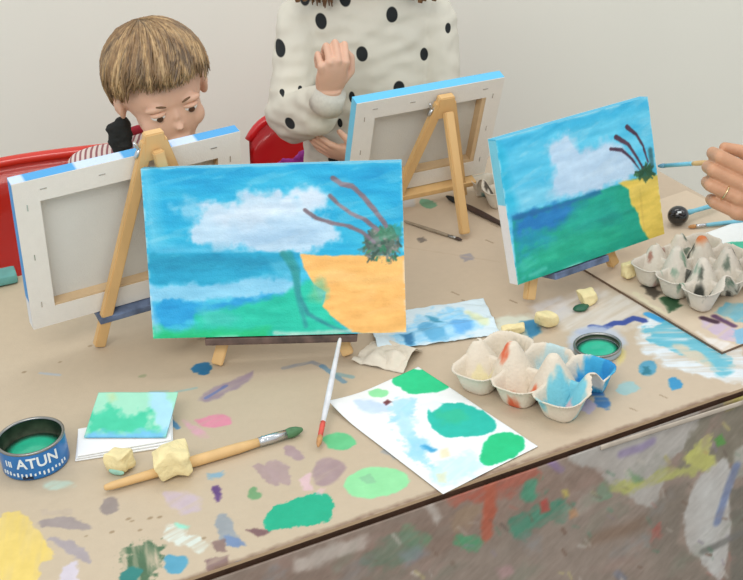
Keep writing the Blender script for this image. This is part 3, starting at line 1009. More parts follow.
def paint_right(P):
    sky_base(P, (78, 192, 228), (96, 200, 232))
    n = vnoise(P.X, P.Y, .05, .014, seed=31)
    P.C += n[..., None] * np.array([28, 14, 8])
    P.poly([(490, 136), (552, 120), (654, 94), (655, 106), (560, 130), (500, 152)], (40, 172, 216), soft=.012, wob=.005, a=.8, smear=.3)
    P.poly([(494, 140), (504, 150), (512, 190), (520, 205), (506, 214), (498, 170)], (30, 180, 216), soft=.014, a=.8)
    P.poly([(548, 150), (554, 140), (566, 134), (576, 138), (580, 150), (592, 148), (606, 142), (624, 148), (634, 160), (638, 174), (622, 182), (592, 192), (556, 200), (548, 196), (552, 170)], (196, 216, 238), soft=.012, wob=.006, a=.9)
    P.poly([(514, 190), (550, 182), (560, 200), (520, 214)], (130, 206, 232), soft=.012, a=.6)
    P.poly([(512, 217), (560, 203), (640, 178), (652, 182), (650, 252), (518, 292)], (8, 160, 134), soft=.003, wob=.001)
    P.poly([(512, 219), (540, 209), (570, 200), (584, 202), (576, 214), (560, 224), (540, 232), (516, 238)], (22, 122, 186), soft=.014, wob=.006)
    P.poly([(516, 236), (546, 230), (556, 240), (530, 256), (518, 262)], (14, 146, 176), soft=.014, wob=.006, a=.8)
    P.poly([(512, 216), (560, 203), (600, 190), (602, 194), (560, 208), (513, 221)], (24, 104, 164), soft=.004, a=.8)
    P.poly([(576, 206), (612, 192), (620, 214), (590, 230), (566, 226)], (14, 166, 146), soft=.02, a=.9)
    P.poly([(520, 250), (560, 238), (620, 222), (624, 240), (560, 262), (522, 276)], (30, 176, 140), soft=.01, wob=.008, a=.7, smear=.5, dirx=(1, .05))
    P.poly([(560, 226), (600, 212), (626, 210), (620, 220), (580, 232)], (6, 150, 140), soft=.01, wob=.006, a=.7, smear=.5, dirx=(1, .05))
    P.poly([(518, 262), (540, 258), (536, 272), (522, 276)], (80, 190, 190), soft=.01, wob=.008, a=.5, smear=.5)
    P.line([(530, 276), (546, 268)], .006, (90, 196, 180), soft=.004, a=.6)
    P.poly([(619, 183), (630, 180), (664, 172), (666, 236), (650, 240), (643, 232), (638, 214), (631, 204), (628, 190)], (228, 200, 90), soft=.003, wob=.002)
    P.line([(640, 190), (644, 230)], .003, (206, 176, 80), soft=.004, a=.6)
    for k in range(50):
        a0 = random.uniform(-.6, 3.7)
        r0 = random.uniform(3, 11)
        cx, cy = 645, 172
        c = random.choice([(34, 74, 50), (50, 116, 66), (28, 56, 50), (66, 120, 80)])
        P.line([(cx + r0 * .4 * math.cos(a0), cy - r0 * .4 * math.sin(a0)), (cx + r0 * math.cos(a0), cy + 1 - r0 * math.sin(a0))], .003, c, soft=.0015)
    P.blob((646, 174), .013, (36, 84, 56), ry=.011, soft=.004, wob=.006, wsc=.006, a=.85)
    P.line([(650, 150), (652, 166)], .008, (40, 80, 80), soft=.004, a=.7)
    br = (70, 44, 66)
    P.line([(611, 149), (622, 150), (632, 159), (640, 170)], .006, br, soft=.0015, taper=True)
    P.line([(616, 137), (628, 144), (636, 156), (643, 168)], .007, br, soft=.0015, taper=True)
    P.line([(627, 127), (636, 134), (643, 146), (648, 162)], .007, br, soft=.0015, taper=True)


def paint_back(P):
    """the hidden painting on canvases seen from behind: sky, cloud, sea and sand"""
    sky_base(P, (60, 170, 220), (40, 180, 200))
    w_, h_ = P.xs[-1], P.ys[-1]
    P.poly([(0, 0), (w_, 0), (w_, h_ * .45), (0, h_ * .45)], (16, 160, 150), px=False)
    P.poly([(w_ * .2, h_ * .6), (w_ * .6, h_ * .55), (w_ * .65, h_ * .8), (w_ * .3, h_ * .85)], (214, 226, 240), soft=.02, wob=.01, px=False)
    P.poly([(w_ * .6, 0), (w_, 0), (w_, h_ * .45), (w_ * .65, h_ * .42)], (240, 196, 104), px=False)


def side_main(a, b, W, H):
    if b > H - .002:
        return (90, 186, 220)
    return (196, 214, 222) if (math.sin(a * 90 + b * 70) > -.2) else (226, 228, 226)


def side_left(a, b, W, H):
    s = math.sin(a * 55) + .6 * math.sin(a * 131 + 1) + .6 * math.sin(b * 90)
    if b > H - .002:
        return (74, 158, 214) if s > .1 else (196, 214, 240)
    if b < .002:
        return (226, 226, 222)
    return (60, 142, 206) if b > H * .2 else (214, 218, 222)


def side_mid(a, b, W, H):
    if b > H - .002:
        return (96, 188, 230)
    return (110, 196, 226)


def side_right(a, b, W, H):
    if b > H - .002:
        return (70, 180, 216)
    if b > H * .55 and a < .01:
        return (120, 204, 226)
    return (232, 226, 222)


main_c, MF = canvas(MAINX, 'landscape canvas facing us at the front, orange sand and white cloud, brown branches', paint_main, side_main, True)
left_c, LF = canvas(LEFTX, 'white back of the large canvas standing before the boy, blue paint on its edges', paint_back, side_left, False, 0.004, (.031, .0338, .0338, .0338))
mid_c, DF = canvas(MIDX, 'small canvas seen from behind, light blue top edge, in front of the dotted sweatshirt', paint_back, side_mid, False, 0.004, (.030, .0338, .0338, .027))
right_c, RF = canvas(RIGHTX, 'turned canvas on the right with emerald sea, yellow sand and purple stalks', paint_right, side_right, True)


# ------------------------------------------------------------------ easels
def easel(label, Fr, ua, feet_u, apex_v, rear_foot, ledge_u, ledge_mat, over=0.0):
    """table easel: two A legs and a ledge behind / under the canvas, one rear leg"""
    A, u, v, n, W, H = Fr
    fx = 1 if n[1] < 0 else -1            # n points to the camera for every canvas
    back = -n                              # placeholder, direction of the easel body set by the caller
    return None


def make_easel(label, Fr, side, cu, spread, apex_v, rear_foot, ledge_w, lm, hinge_side=-1, fz=.0035, lh=.010):
    """side=+1: easel body is on the camera side of the canvas, -1: behind it"""
    A, u, v, n, W, H = Fr
    off = 0.0013 + 0.0085 if side > 0 else -(TH + 0.0102)      # centre plane of the legs
    base = A + n * off

    def pl(a, b):
        return base + u * a + v * b

    def ground(a, apx):
        # follow the leg from the apex through (a, 0) down to the table
        p0 = pl(a, 0)
        d = p0 - apx
        return apx + d * (0 - apx[2]) / d[2]
    apex = pl(cu, apex_v)
    k = 1
    fl, fr = ground(cu - spread, apex), ground(cu + spread, apex)
    fl[2] = fr[2] = fz
    root = thing('table_easel', label, 'easel', ((fl + fr) / 2)[0:3])
    nn = tuple(n)
    for f in (fl, fr):
        s = 1 if f is fr else -1
        bm = bmesh.new()
        beam(bm, f, apex + u * s * .009, .016, .012, nn)
        put('front_leg', bm, M['wood'], root, False)
    # top block where the legs meet
    bm = bmesh.new()
    beam(bm, apex - v * .028, apex + v * .012, .034, .0135, nn, w2=.026)
    put('top_block', bm, M['wood'], root, False)
    hb = apex - v * .01
    out = n if side > 0 else -n
    bm = bmesh.new()
    rf = np.array(rear_foot, float)
    rf[2] = fz + .004
    top = hb + out * .0135
    beam(bm, rf, top, .015, .012, nn)
    put('rear_leg', bm, M['wood'], root, False)
    # ledge on the far side from the body, under the canvas edge, with lip
    bm = bmesh.new()
    lo = pl(cu, -.001 - lh / 2 - .0008)
    R3 = Matrix((Vector(u), Vector(n), Vector(v))).transposed()
    box(bm, lo - (n * side) * .011, (ledge_w, .036, lh), R3, .002)
    put('ledge', bm, lm, root, False)
    # wing nut at the hinge
    bm = bmesh.new()
    c = hb + u * hinge_side * .021
    loft(bm, [hb + u * hinge_side * .012, c], [.003, .003], 12)
    R4 = Matrix((Vector(u), Vector(n), Vector(v))).transposed()
    ellipsoid(bm, c + v * .006 + u * hinge_side * .003, (.003, .004, .008), R4 @ Matrix.Rotation(hinge_side * .5, 3, 'Y'), 12, 8)
    ellipsoid(bm, c - v * .006 + u * hinge_side * .003, (.003, .004, .008), R4 @ Matrix.Rotation(-hinge_side * .5, 3, 'Y'), 12, 8)
    put('wing_nut', bm, M['metal'], root)
    return root


A, u, v, n, W, H = MF
make_easel('pine table easel holding the front painting with orange sand', MF, -1, .172, .074, .20, tw(*tpx((262, 250))), .205, M['ledge'])
make_easel('pine table easel in front of the boy, left leg long and bare', LF, 1, .190, .085, .262, np.array([-.240, 1.622, 0]), .20, M['ledgeblue'])
make_easel('pine table easel holding the small rear canvas, red mark on its leg', DF, 1, .150, .055, .176, tab(465, 238), .17, M['wood'])
make_easel('pine table easel behind the emerald sea painting, blue-stained ledge', RF, -1, .115, .065, .17, tab(602, 205), .10, M['ledgeblue'], fz=.0085)


# ------------------------------------------------------------------ paintbrushes
def brush(label, a, b, r, mats, tip=.03, fer=.04, cat='paintbrush', group=None, band=None, handle_r=None, flat=1.0):
    """a = handle end, b = bristle tip"""
    a, b = Vector(a), Vector(b)
    L = (b - a).length
    d = (b - a).normalized()
    hm, fm, tm = mats
    root = thing('paintbrush', label, cat, tuple(a), group)
    h1 = L - tip - fer
    bm = bmesh.new()
    pts = [a + d * h1 * t for t in (0, .01, .05, .25, .6, .85, 1)]
    hr = handle_r or r
    loft(bm, pts, [hr * .35, hr * .6, hr * .8, hr * .9, hr * 1.15, hr * 1.1, r * .85], 14)
    put('handle', bm, hm, root)
    if fer > 0:
        bm = bmesh.new()
        p0 = a + d * (h1 - .002)
        loft(bm, [p0, p0 + d * .004, p0 + d * .006, p0 + d * .008, p0 + d * .010, p0 + d * (fer + .002)], [r * .95, r * .95, r * 1.08, r * .95, r, r * .95], 14)
        put('ferrule', bm, fm, root)
    bm = bmesh.new()
    p0 = a + d * (L - tip)
    loft(bm, [p0 - d * .002, p0 + d * tip * .3, p0 + d * tip * .65, p0 + d * tip * .95, b], [r * .9, r * 1.1, r * .9, r * .4, r * .1], 14)
    put('bristles', bm, tm, root)
    if band:
        bm = bmesh.new()
        q = a + d * L * band[0]
        q2 = a + d * L * band[1]
        loft(bm, [q, q2], [r * 1.2, r * 1.2], 14)
        put('colour_band', bm, band[2], root, label='coloured band on the handle')
    return root


brush('thick wooden paintbrush with green bristles lying by the yellow sponge', tab(104, 488, .008), tab(303, 429, .008), .0062, (M['wood'], M['metal'], M['greenbristle']), .022, .034)
A, u, v, n, W, H = MF
top = A + u * .253 + n * .013 - v * .006
brush('white-handled paintbrush leaning from the front easel onto the table', top + np.array([0, 0, .004]), tab(318, 447, .0075), .0034, (M['wornhandle'], M['redband'], M['bristle']), .018, .022)
brush('slim dark brush lying between the rear easel and the right painting', tab(506, 226, .004), tab(446, 196, .005), .0045, (M['darkwood'], M['darkwood'], M['blackcloth']), .03, .02)
brush('thin grey-brown stick shape standing in for a leg shadow, left of the rear easel foot', tab(404, 221, .003), tab(462, 240, .003), .0026, (M['shadowstick'], M['tinmetal'], M['darkwood']), .012, .014)  # added stick shape in place of an easel leg's shadow on the table
brush('thin brush lying across the right end of the table under the black dabber', tab(760, 219, .0105), tab(688, 227, .0078), .003, (M['bluehandle'], M['metal'], M['bristle']), .012, .014)

# ------------------------------------------------------------------ tins
def tin(c, r, h, label, text=None, rimmat=None, wall='tinblue', lvl=.42):
    root = thing('paint_tin', label, 'tin', tuple(c))
    bm = bmesh.new()
    lathe(bm, [(r * .96, 0), (r, .0015), (r, .003), (r, h - .003), (r - .0008, h - .0015), (r - .0022, h - .0015), (r - .0022, .0025), (.0005, .0025)], c)
    put('can_wall', bm, M[wall], root)
    bm = bmesh.new()
    lathe(bm, [(r - .0028, .004), (r - .0023, .004), (r - .0023, h - .002), (r - .0028, h - .002)], c)
    # open ring: remove caps
    for f in list(bm.faces):
        if len(f.verts) > 4:
            bm.faces.remove(f)
    put('inner_wall', bm, M['tininside'], root, label='dark mottled inside of the tin')
    bm = bmesh.new()
    prof = [(r - .0030, h - .0012), (r - .0026, h), (r - .0008, h + .0004), (r + .0006, h), (r + .0006, h - .0022), (r - .0004, h - .0026)]
    lathe(bm, prof, c)
    for f in list(bm.faces):
        if len(f.verts) > 4:
            bm.faces.remove(f)
    put('rim', bm, rimmat or M['tinmetal'], root)
    bm = bmesh.new()
    lathe(bm, [(r - .003, h * lvl + .0006 * 0), (r * .6, h * lvl + .001), (r * .2, h * lvl + .0004), (.0004, h * lvl)], c, 40)
    put('paint', bm, M['greenpaint'], root, label='wet green paint in the tin')
    if text:
        cu = bpy.data.curves.new('lettering', 'FONT')
        cu.body = text
        cu.size = .0195
        cu.offset = .0004
        cu.extrude = .0002
        cu.align_x = 'CENTER'
        to = bpy.data.objects.new('t', cu)
        COL.objects.link(to)
        dg = bpy.context.evaluated_depsgraph_get()
        me = bpy.data.meshes.new_from_object(to.evaluated_get(dg))
        bpy.data.objects.remove(to)
        bm = bmesh.new()
        bm.from_mesh(me)
        bmesh.ops.subdivide_edges(bm, edges=bm.edges[:], cuts=2)
        a0 = math.radians(-70)
        for vv in bm.verts:
            ang = a0 + vv.co.x * 1.0 / r
            rr = r + .0003 + vv.co.z
            zz = h * .47 + vv.co.y
            vv.co = Vector((c[0] + rr * math.cos(ang), c[1] + rr * math.sin(ang), c[2] + zz))
        put('lettering', bm, M['printandglint'], root, False, label='white lettering on the blue tin')
        bm = bmesh.new()
        rsx = random.Random(5)
        for k in range(17):
            ang = math.radians(-138 + k * 7.4)
            hh = rsx.uniform(.003, .0055)
            rot = Matrix.Rotation(ang, 3, 'Z')
            box(bm, (c[0] + (r + .0003) * math.cos(ang), c[1] + (r + .0003) * math.sin(ang), c[2] + h * .22 + rsx.uniform(-.001, .001)), (.0008, .0022, hh), rot)
        for a_ in (-128, -122, -118):
            ang = math.radians(a_)
            rot = Matrix.Rotation(ang, 3, 'Z')
            box(bm, (c[0] + (r + .0003) * math.cos(ang), c[1] + (r + .0003) * math.sin(ang), c[2] + h * .6), (.0008, .0016, .008), rot)
        put('small_print', bm, M['printandglint'], root, False)
        bm = bmesh.new()
        for (a_, wd, hh, zz) in ((-92, .013, .004, .008),):
            ang = math.radians(a_)
            rot = Matrix.Rotation(ang, 3, 'Z')
            box(bm, (c[0] + (r + .0002) * math.cos(ang), c[1] + (r + .0002) * math.sin(ang), c[2] + (h * zz if zz > .1 else .005)), (.0008, wd, hh), rot)
        put('dark_patch', bm, M['darkprint'], root, False)
    return root


tc = (tab(-2, 439, .039) + tab(62, 432, .039)) / 2
tc[2] = 0.0002
tin(tc, .0415, .039, 'blue tin with white lettering, filled with green paint, at the left', 'ATUN')
tc = (tab(572, 346, .011) + tab(623, 343, .011)) / 2
tc[2] = 0.0002
tin(tc, .0315, .011, 'low tin of dark green paint behind the egg carton with blue cups', wall='dulltin', lvl=.3)


# ------------------------------------------------------------------ egg cartons
def carton(label, o, ux, nx, ny, pitch, base, marks, hrim=.03, hcone=.058, z0=.0008, extra_cone=True, lift=0.0):
    """o: centre of cup (0,0); ux direction of the row; row y goes to the left of ux"""
    ux = np.array([ux[0], ux[1], 0.0])
    ux /= np.linalg.norm(ux)
    uy = np.array([-ux[1], ux[0], 0])
    m_ = pitch * .56
    P = Paint(-m_, -m_, pitch * (nx - 1) + 2 * m_, pitch * (ny - 1) + 2 * m_, .0014, base)
    P.px = lambda p: ((tab(p[0], p[1], p[2] if len(p) > 2 else .03) - o) @ ux, (tab(p[0], p[1], p[2] if len(p) > 2 else .03) - o) @ uy)
    P.pitch = pitch
    marks(P)

    rp = pitch * .53

    def dist(X, Y):
        D_ = np.full(X.shape, 9.0)
        for i in range(nx):
            for j in range(ny):
                D_ = np.minimum(D_, (np.abs((X - i * pitch) / rp) ** 3 + np.abs((Y - j * pitch) / rp) ** 3) ** (1 / 3))
        return D_

    cones = [(min(max((i - .5) * pitch, -.40 * pitch), (nx - .6) * pitch), (j - .5) * pitch, i) for i in range(nx + 1) for j in range(1, ny) if extra_cone or 0 < i < nx]

    def hz(X, Y):
        t = np.clip((1.0 - dist(X, Y)) / .42, 0, 1)
        t = t * t * (3 - 2 * t)
        Z = hrim * (1 - t) + z0
        for cx, cy, i in cones:
            d = np.hypot(X - cx, Y - cy) / pitch
            hc = hcone if 0 < i < nx else hcone * .8
            Z = np.maximum(Z, hc - (hc - .004) * np.clip((d - .09) / .44, 0, 1) ** 1.1 * 1.0 - 9 * (d > .53))
        return Z + .0006 * vnoise(X, Y, .01, seed=77)

    def keep(X, Y):
        K = dist(X, Y) < 1.045
        K |= (X > 0) & (X < (nx - 1) * pitch) & (Y > 0) & (Y < (ny - 1) * pitch)
        return K
    me = grid_mesh('egg_carton', P, o * np.array([1, 1, 0]) + TZ * lift, ux, uy, TZ, 0.0, zf=hz, open_back=True, keep=keep)
    ob = solo('egg_carton', me, M['pulp'], label, 'egg carton')
    md = ob.modifiers.new('thickness', 'SOLIDIFY')
    md.thickness = .0016
    md.offset = 1
    return ob


def marks1(P):
    p_ = P.pitch
    k = dict(soft=.005, wob=.004, wsc=.008, px=False)
    P.blob((0, 0), .018, (220, 210, 160), **k, a=.7)
    P.blob((0, p_ * 1.3), .012, (150, 146, 130), **k, a=.6)
    for x, y, c in ((-.1, .95, (84, 82, 72)), (.12, 1.05, (90, 90, 80)), (.05, .85, (214, 198, 70)), (.2, .92, (100, 98, 84))):
        P.blob((x * p_, y * p_), .0035, c, soft=.003, wob=.003, wsc=.004, px=False)
    P.blob((p_ * .86, -p_ * .05), .011, (200, 92, 56), ry=.006, **k)
    P.blob((p_ * 1.22, p_ * .02), .009, (214, 112, 76), **k)
    P.blob((p_ * 1.05, -p_ * .36), .007, (206, 96, 60), ry=.004, **k)
    P.blob((p_ * .42, p_ * .36), .005, (212, 104, 70), ry=.008, **k)
    P.blob((p_ * 1.0, p_ * 1.25), .022, (176, 208, 214), **k, a=.8)
    P.blob((p_ * 1.15, p_ * .82), .009, (40, 88, 152), **k)
    P.blob((p_ * 1.32, p_ * .72), .006, (208, 108, 76), **k)
    P.blob((p_ * 2.12, p_ * 1.2), .030, (62, 164, 208), **k)
    P.blob((p_ * 1.86, p_ * 1.1), .014, (30, 132, 194), **k)
    P.blob((p_ * 2.3, p_ * 1.4), .012, (34, 128, 190), **k, a=.8)
    P.blob((p_ * 2.38, p_ * .8), .010, (232, 232, 228), **k)
    P.blob((p_ * 2.0, p_ * .12), .026, (112, 190, 208), **k, a=.95)
    P.blob((p_ * 2.03, -p_ * .02), .012, (212, 184, 192), **k)
    P.blob((p_ * 1.8, -p_ * .45), .008, (130, 190, 200), ry=.004, **k)


o1 = tab(480, 367, .03)
e1 = tab(565, 394, .03) - o1
carton('beige egg carton used as a palette, blue and orange paint in its cups, front centre', o1, e1, 3, 2, np.linalg.norm(e1) / 2 * .97, (217, 206, 188), marks1)


def marks2(P):
    p_ = P.pitch
    rr_ = random.Random(21)
    cs = [(140, 92, 80), (150, 100, 84), (134, 160, 140), (110, 140, 118), (74, 80, 70), (60, 60, 54), (96, 90, 78), (90, 104, 90)]
    for k in range(58):
        x, y = rr_.uniform(-.45, 2.45), rr_.uniform(-.45, 2.45)
        c = rr_.choice(cs[:3] if x < .4 and y < 1 else cs[2:])
        P.blob((x * p_, y * p_), rr_.uniform(.002, .005), c, ry=rr_.uniform(.002, .004), soft=.003, wob=.003, wsc=.004, px=False, a=.85)
    P.blob((p_ * 1.9, p_ * .05), .012, (50, 52, 46), ry=.008, soft=.004, wob=.004, px=False)
    P.blob((p_ * .1, -p_ * .1), .012, (146, 92, 80), ry=.006, soft=.004, wob=.004, px=False)
    P.blob((p_ * .5, p_ * 1.5), .008, (206, 120, 70), soft=.004, wob=.003, px=False)


o2 = tab(652, 266, .032)
e2 = tab(703, 290, .032) - o2
carton('speckled beige egg carton with dark and orange specks at the right table end', o2, e2, 3, 3, np.linalg.norm(e2) / 2 * 1.0, (210, 202, 188), marks2, hcone=.055, lift=.0062)


def marks3(P):
    p_ = P.pitch
    for x, y, r_, c in ((.0, .0, .012, (90, 82, 70)), (.5, .5, .007, (206, 96, 76)), (.1, 1, .009, (120, 156, 148)), (1, .2, .009, (90, 110, 140)), (-.2, .3, .006, (84, 76, 66)), (1, 1, .01, (96, 92, 80))):
        P.blob((x * p_, y * p_), r_, c, soft=.004, wob=.005, wsc=.005, px=False)


o3 = tab(497, 189, .03)
carton('far egg carton between the rear canvas and the emerald sea painting', o3, (1, .36), 2, 2, .044, (212, 204, 188), marks3, hcone=.052)


# ------------------------------------------------------------------ papers
def quad_frame(o, a):
    ux = a - o
    L = np.linalg.norm(ux)
    ux = ux / L
    return ux, np.array([-ux[1], ux[0], 0]), L


def wavy(amp, sc, base, seed, corner=None):
    def f(X, Y):
        Z = base + amp * (1 + vnoise(X, Y, sc, seed=seed, octaves=2)) / 2
        if corner:
            cx, cy, r, h = corner
            Z = Z + h * np.clip(1 - np.hypot(X - cx, Y - cy) / r, 0, 1) ** 2
        return Z
    return f


# white palette sheet
o = tab(443, 494, .002)
ux, uy, L = quad_frame(o, tab(538, 446, .002))
H_ = .242
P = Paint(0, 0, L, H_, .0014, (230, 233, 233))
P.px = lambda p: ((tab(p[0], p[1], .002) - o) @ ux, (tab(p[0], p[1], .002) - o) @ uy)
g = dict(soft=.0025, wob=.0025)
P.poly([(352, 402), (372, 400), (388, 404), (392, 412), (378, 414), (360, 410)], (196, 216, 244), soft=.006, wob=.004)
P.poly([(390, 402), (398, 398), (412, 398), (416, 408), (404, 424), (420, 440), (424, 460), (446, 470), (444, 484), (428, 470), (410, 452), (396, 428), (392, 414)], (166, 216, 238), soft=.008, wob=.008, wsc=.008, smear=.1)
P.poly([(400, 408), (412, 420), (410, 436), (396, 424)], (180, 220, 238), soft=.008, wob=.006)
P.poly([(408, 440), (424, 440), (430, 462), (418, 460)], (150, 208, 232), soft=.01, wob=.008, a=.8)
P.poly([(428, 470), (450, 456), (476, 452), (486, 464), (456, 486), (444, 490)], (196, 228, 238), soft=.01, wob=.008, smear=.2)
P.poly([(422, 446), (430, 444), (436, 450), (430, 454)], (60, 160, 206), soft=.005, wob=.003)
P.poly([(392, 382), (394, 374), (408, 369), (424, 370), (438, 368), (448, 378), (452, 388), (440, 392), (418, 395), (404, 392)], (20, 196, 132), **g)
P.poly([(368, 392), (376, 388), (388, 390), (386, 397), (372, 398)], (140, 220, 160), **g)
P.poly([(380, 402), (388, 398), (393, 402), (386, 405)], (104, 48, 56), **g)
P.poly([(427, 404), (450, 402), (474, 406), (492, 418), (498, 430), (482, 436), (460, 438), (446, 438), (434, 430), (428, 418)], (18, 182, 164), **g)
P.poly([(436, 412), (456, 408), (470, 418), (456, 426), (438, 422)], (40, 184, 140), soft=.01, wob=.005, a=.7)
P.poly([(478, 456), (484, 440), (496, 433), (516, 432), (528, 444), (518, 456), (498, 464), (484, 466)], (8, 190, 124), **g)
P.poly([(444, 404), (434, 400), (420, 404), (432, 412)], (226, 232, 236), soft=.004)
P.poly([(440, 450), (448, 448), (450, 456), (442, 458)], (226, 214, 170), soft=.005, a=.7)
P.poly([(436, 474), (446, 472), (446, 482), (438, 482)], (222, 214, 164), soft=.005, a=.6)
me = grid_mesh('paper_sheet', P, o * np.array([1, 1, 0]), ux, uy, TZ, .0004, zf=wavy(.002, .08, .0012, 11, (0, H_, .07, .010)))
solo('palette_paper', me, M['painted'], 'white paper palette with emerald paint blots at the front table edge', 'paper')

# white sheet at right
o = tab(722, 286, .005)
P = Paint(0, 0, .20, .075, .002, (236, 240, 238))
uxa = np.array([math.cos(.45), math.sin(.45), 0])
uya = np.array([-uxa[1], uxa[0], 0])
o = tab(716, 259, .0075)
P.px = lambda p: ((tab(p[0], p[1], .006) - o) @ uxa + .0, (tab(p[0], p[1], .006) - o) @ uya)
P.poly([(716, 250), (722, 244), (743, 242), (762, 246), (762, 258), (740, 256), (724, 254)], (60, 184, 150), **g)
P.poly([(712, 262), (724, 262), (728, 270), (716, 270)], (196, 232, 216), soft=.006)
me = grid_mesh('paper_sheet', P, o + np.array([0, 0, 0.0]), uxa, uya, TZ, .0004, zf=wavy(.003, .08, .0, 12))
solo('palette_paper', me, M['painted'], 'white paper with a green blot behind the speckled egg carton, cut by the frame', 'paper')

# folded white paper and green card
root = thing('folded_paper', 'white folded paper pad lying beside the blue lettered tin', 'paper', tuple(tab(115, 440)))
o = tab(76, 460, .003)
ux, uy, L = quad_frame(o, tab(174, 445, .003))
bm = bmesh.new()
for k in range(3):
    c = o + ux * L * .49 + uy * .034
    R3 = Matrix.Rotation(math.atan2(ux[1], ux[0]) + .02 * k, 3, 'Z')
    box(bm, (c[0], c[1], .0016 + k * .0028), (L * (1 - .02 * k), .068 - .003 * k, .0022), R3, .0009)
put('folded_sheets', bm, M['paper'], root)
o = tab(84, 437, .011)
ux, uy, L = quad_frame(o, tab(166, 437, .011))
P = Paint(0, 0, L, .072, .0012, (156, 216, 188))
P.px = lambda p: ((tab(p[0], p[1], .012) - o) @ ux, (tab(p[0], p[1], .012) - o) @ uy)
P.poly([(84, 424), (100, 416), (116, 414), (128, 422), (150, 414), (154, 430), (164, 436), (90, 436)], (66, 196, 156), soft=.012, wob=.008, wsc=.01)
P.poly([(150, 400), (172, 400), (176, 430), (160, 434), (154, 414)], (166, 214, 232), soft=.008, wob=.005)
P.poly([(88, 432), (120, 434), (165, 430), (166, 442), (84, 444)], (112, 188, 222), soft=.008, wob=.005)
P.poly([(110, 406), (118, 404), (120, 410), (112, 412)], (190, 206, 150), soft=.006, a=.6)
zc = wavy(.0015, .03, .0, 14)
me = grid_mesh('card', P, o * np.array([1, 1, 0]) + np.array([0, 0, .0105]), ux, uy, TZ, .0016, zf=lambda X, Y: zc(X, Y) + .02 * Y / .072)
solo('painted_card', me, M['painted'], 'small card smeared mint green propped on the white folded paper', 'card')

# crumpled blue-painted plastic sheet
o = tab(378, 352, .002)
ux, uy, L = quad_frame(o, tab(500, 334, .002))
P = Paint(0, 0, L, .105, .0013, (206, 224, 232))
P.px = lambda p: ((tab(p[0], p[1], .006) - o) @ ux, (tab(p[0], p[1], .006) - o) @ uy)
P.poly([(388, 340), (410, 318), (440, 306), (464, 308), (480, 322), (470, 334), (440, 340), (410, 346)], (140, 202, 236), soft=.012, wob=.01, smear=.3)
P.poly([(414, 326), (426, 320), (446, 330), (450, 338), (430, 338)], (92, 168, 208), soft=.006, wob=.004, smear=.2)
P.poly([(450, 318), (466, 318), (476, 326), (462, 332), (450, 328)], (100, 172, 226), soft=.008, wob=.004)
P.poly([(426, 314), (438, 316), (444, 322), (434, 322)], (66, 150, 184), soft=.005, wob=.003)
P.poly([(402, 336), (412, 334), (414, 342), (406, 344)], (44, 120, 166), soft=.005, wob=.003)
P.poly([(464, 308), (478, 312), (490, 320), (484, 326), (470, 316)], (214, 222, 176), soft=.006, a=.8)
P.poly([(420, 346), (430, 344), (434, 352), (424, 356)], (190, 160, 184), soft=.006, a=.8)


def crump(X, Y):
    return .002 + .006 * np.abs(vnoise(X + Y, Y - X * .4, .03, .05, seed=23, octaves=3)) + .006 * np.exp(-((Y - .02 - X * .1) / .01) ** 2) + .004 * np.clip(1 - X / .04, 0, 1)


me = grid_mesh('plastic_sheet', P, o * np.array([1, 1, 0]), ux, uy, TZ, .0006, zf=crump)
solo('plastic_sheet', me, M['painted'], 'crumpled sheet smeared with light blue paint right of the front painting', 'plastic sheet')

# beige crumpled scrap beside it
o = tab(352, 362, .002)
ux, uy, L = quad_frame(o, tab(418, 376, .002))
P = Paint(0, 0, .078, .06, .0015, (214, 205, 188))


def crump2(X, Y):
    return .0015 + .012 * np.abs(vnoise(X, Y, .03, .02, seed=29, octaves=2)) + .010 * np.sin(np.clip(Y / .06, 0, 1) * math.pi) * np.clip(X / .03, 0, 1)


me = grid_mesh('scrap', P, o * np.array([1, 1, 0]) - ux * .0, ux, uy, TZ, .0008, zf=crump2)
solo('cardboard_scrap', me, M['pulp'], 'crumpled beige cardboard scrap touching the corner of the emerald blotted paper', 'cardboard')


# ------------------------------------------------------------------ sponges
def sponge(label, c, s, rz, seed, cat='sponge', tilt=0.0, tealside=False):
    bm = bmesh.new()
    R3 = Matrix.Rotation(rz, 3, 'Z') @ Matrix.Rotation(tilt, 3, 'X')
    box(bm, (0, 0, 0), s, None, min(s) * .30)
    bmesh.ops.triangulate(bm, faces=bm.faces)
    me = fuse(bm, .0016, 2)
    for v_ in me.vertices:
        p = v_.co * 70 + Vector((seed * 3.1, 0, 0))
        nv = Vector((mnoise.noise(p), mnoise.noise(p + Vector((9, 0, 0))), mnoise.noise(p + Vector((0, 9, 0)))))
        big = Vector((mnoise.noise(v_.co * 28 + Vector((seed, 0, 0))), mnoise.noise(v_.co * 28 + Vector((seed, 5, 0))), mnoise.noise(v_.co * 28 + Vector((seed, 0, 7)))))
        v_.co += nv * .0026 + big * min(s) * .42
    me.transform(Matrix.Translation(Vector((c[0], c[1], c[2]))) @ R3.to_4x4())
    zmin = min(v_.co.z for v_ in me.vertices)
    base = c[3] if len(c) > 3 else 0.0006
    me.transform(Matrix.Translation((0, 0, base - zmin)))
    root = thing('sponge_piece', label, cat, (c[0], c[1], base))
    put('foam', me, M['sponge'], root)
    if tealside:
        bm = bmesh.new()
        R4 = Matrix.Rotation(rz, 3, 'Z')
        q = Vector((c[0], c[1], 0)) + R4 @ Vector((0, -s[1] * .52, 0))
        ellipsoid(bm, (q[0], q[1], base + .005), (s[0] * .42, .003, .0045), R4)
        put('paint_stain', bm, M['spongeteal'], root, label='teal stain along the sponge foot')
    return root


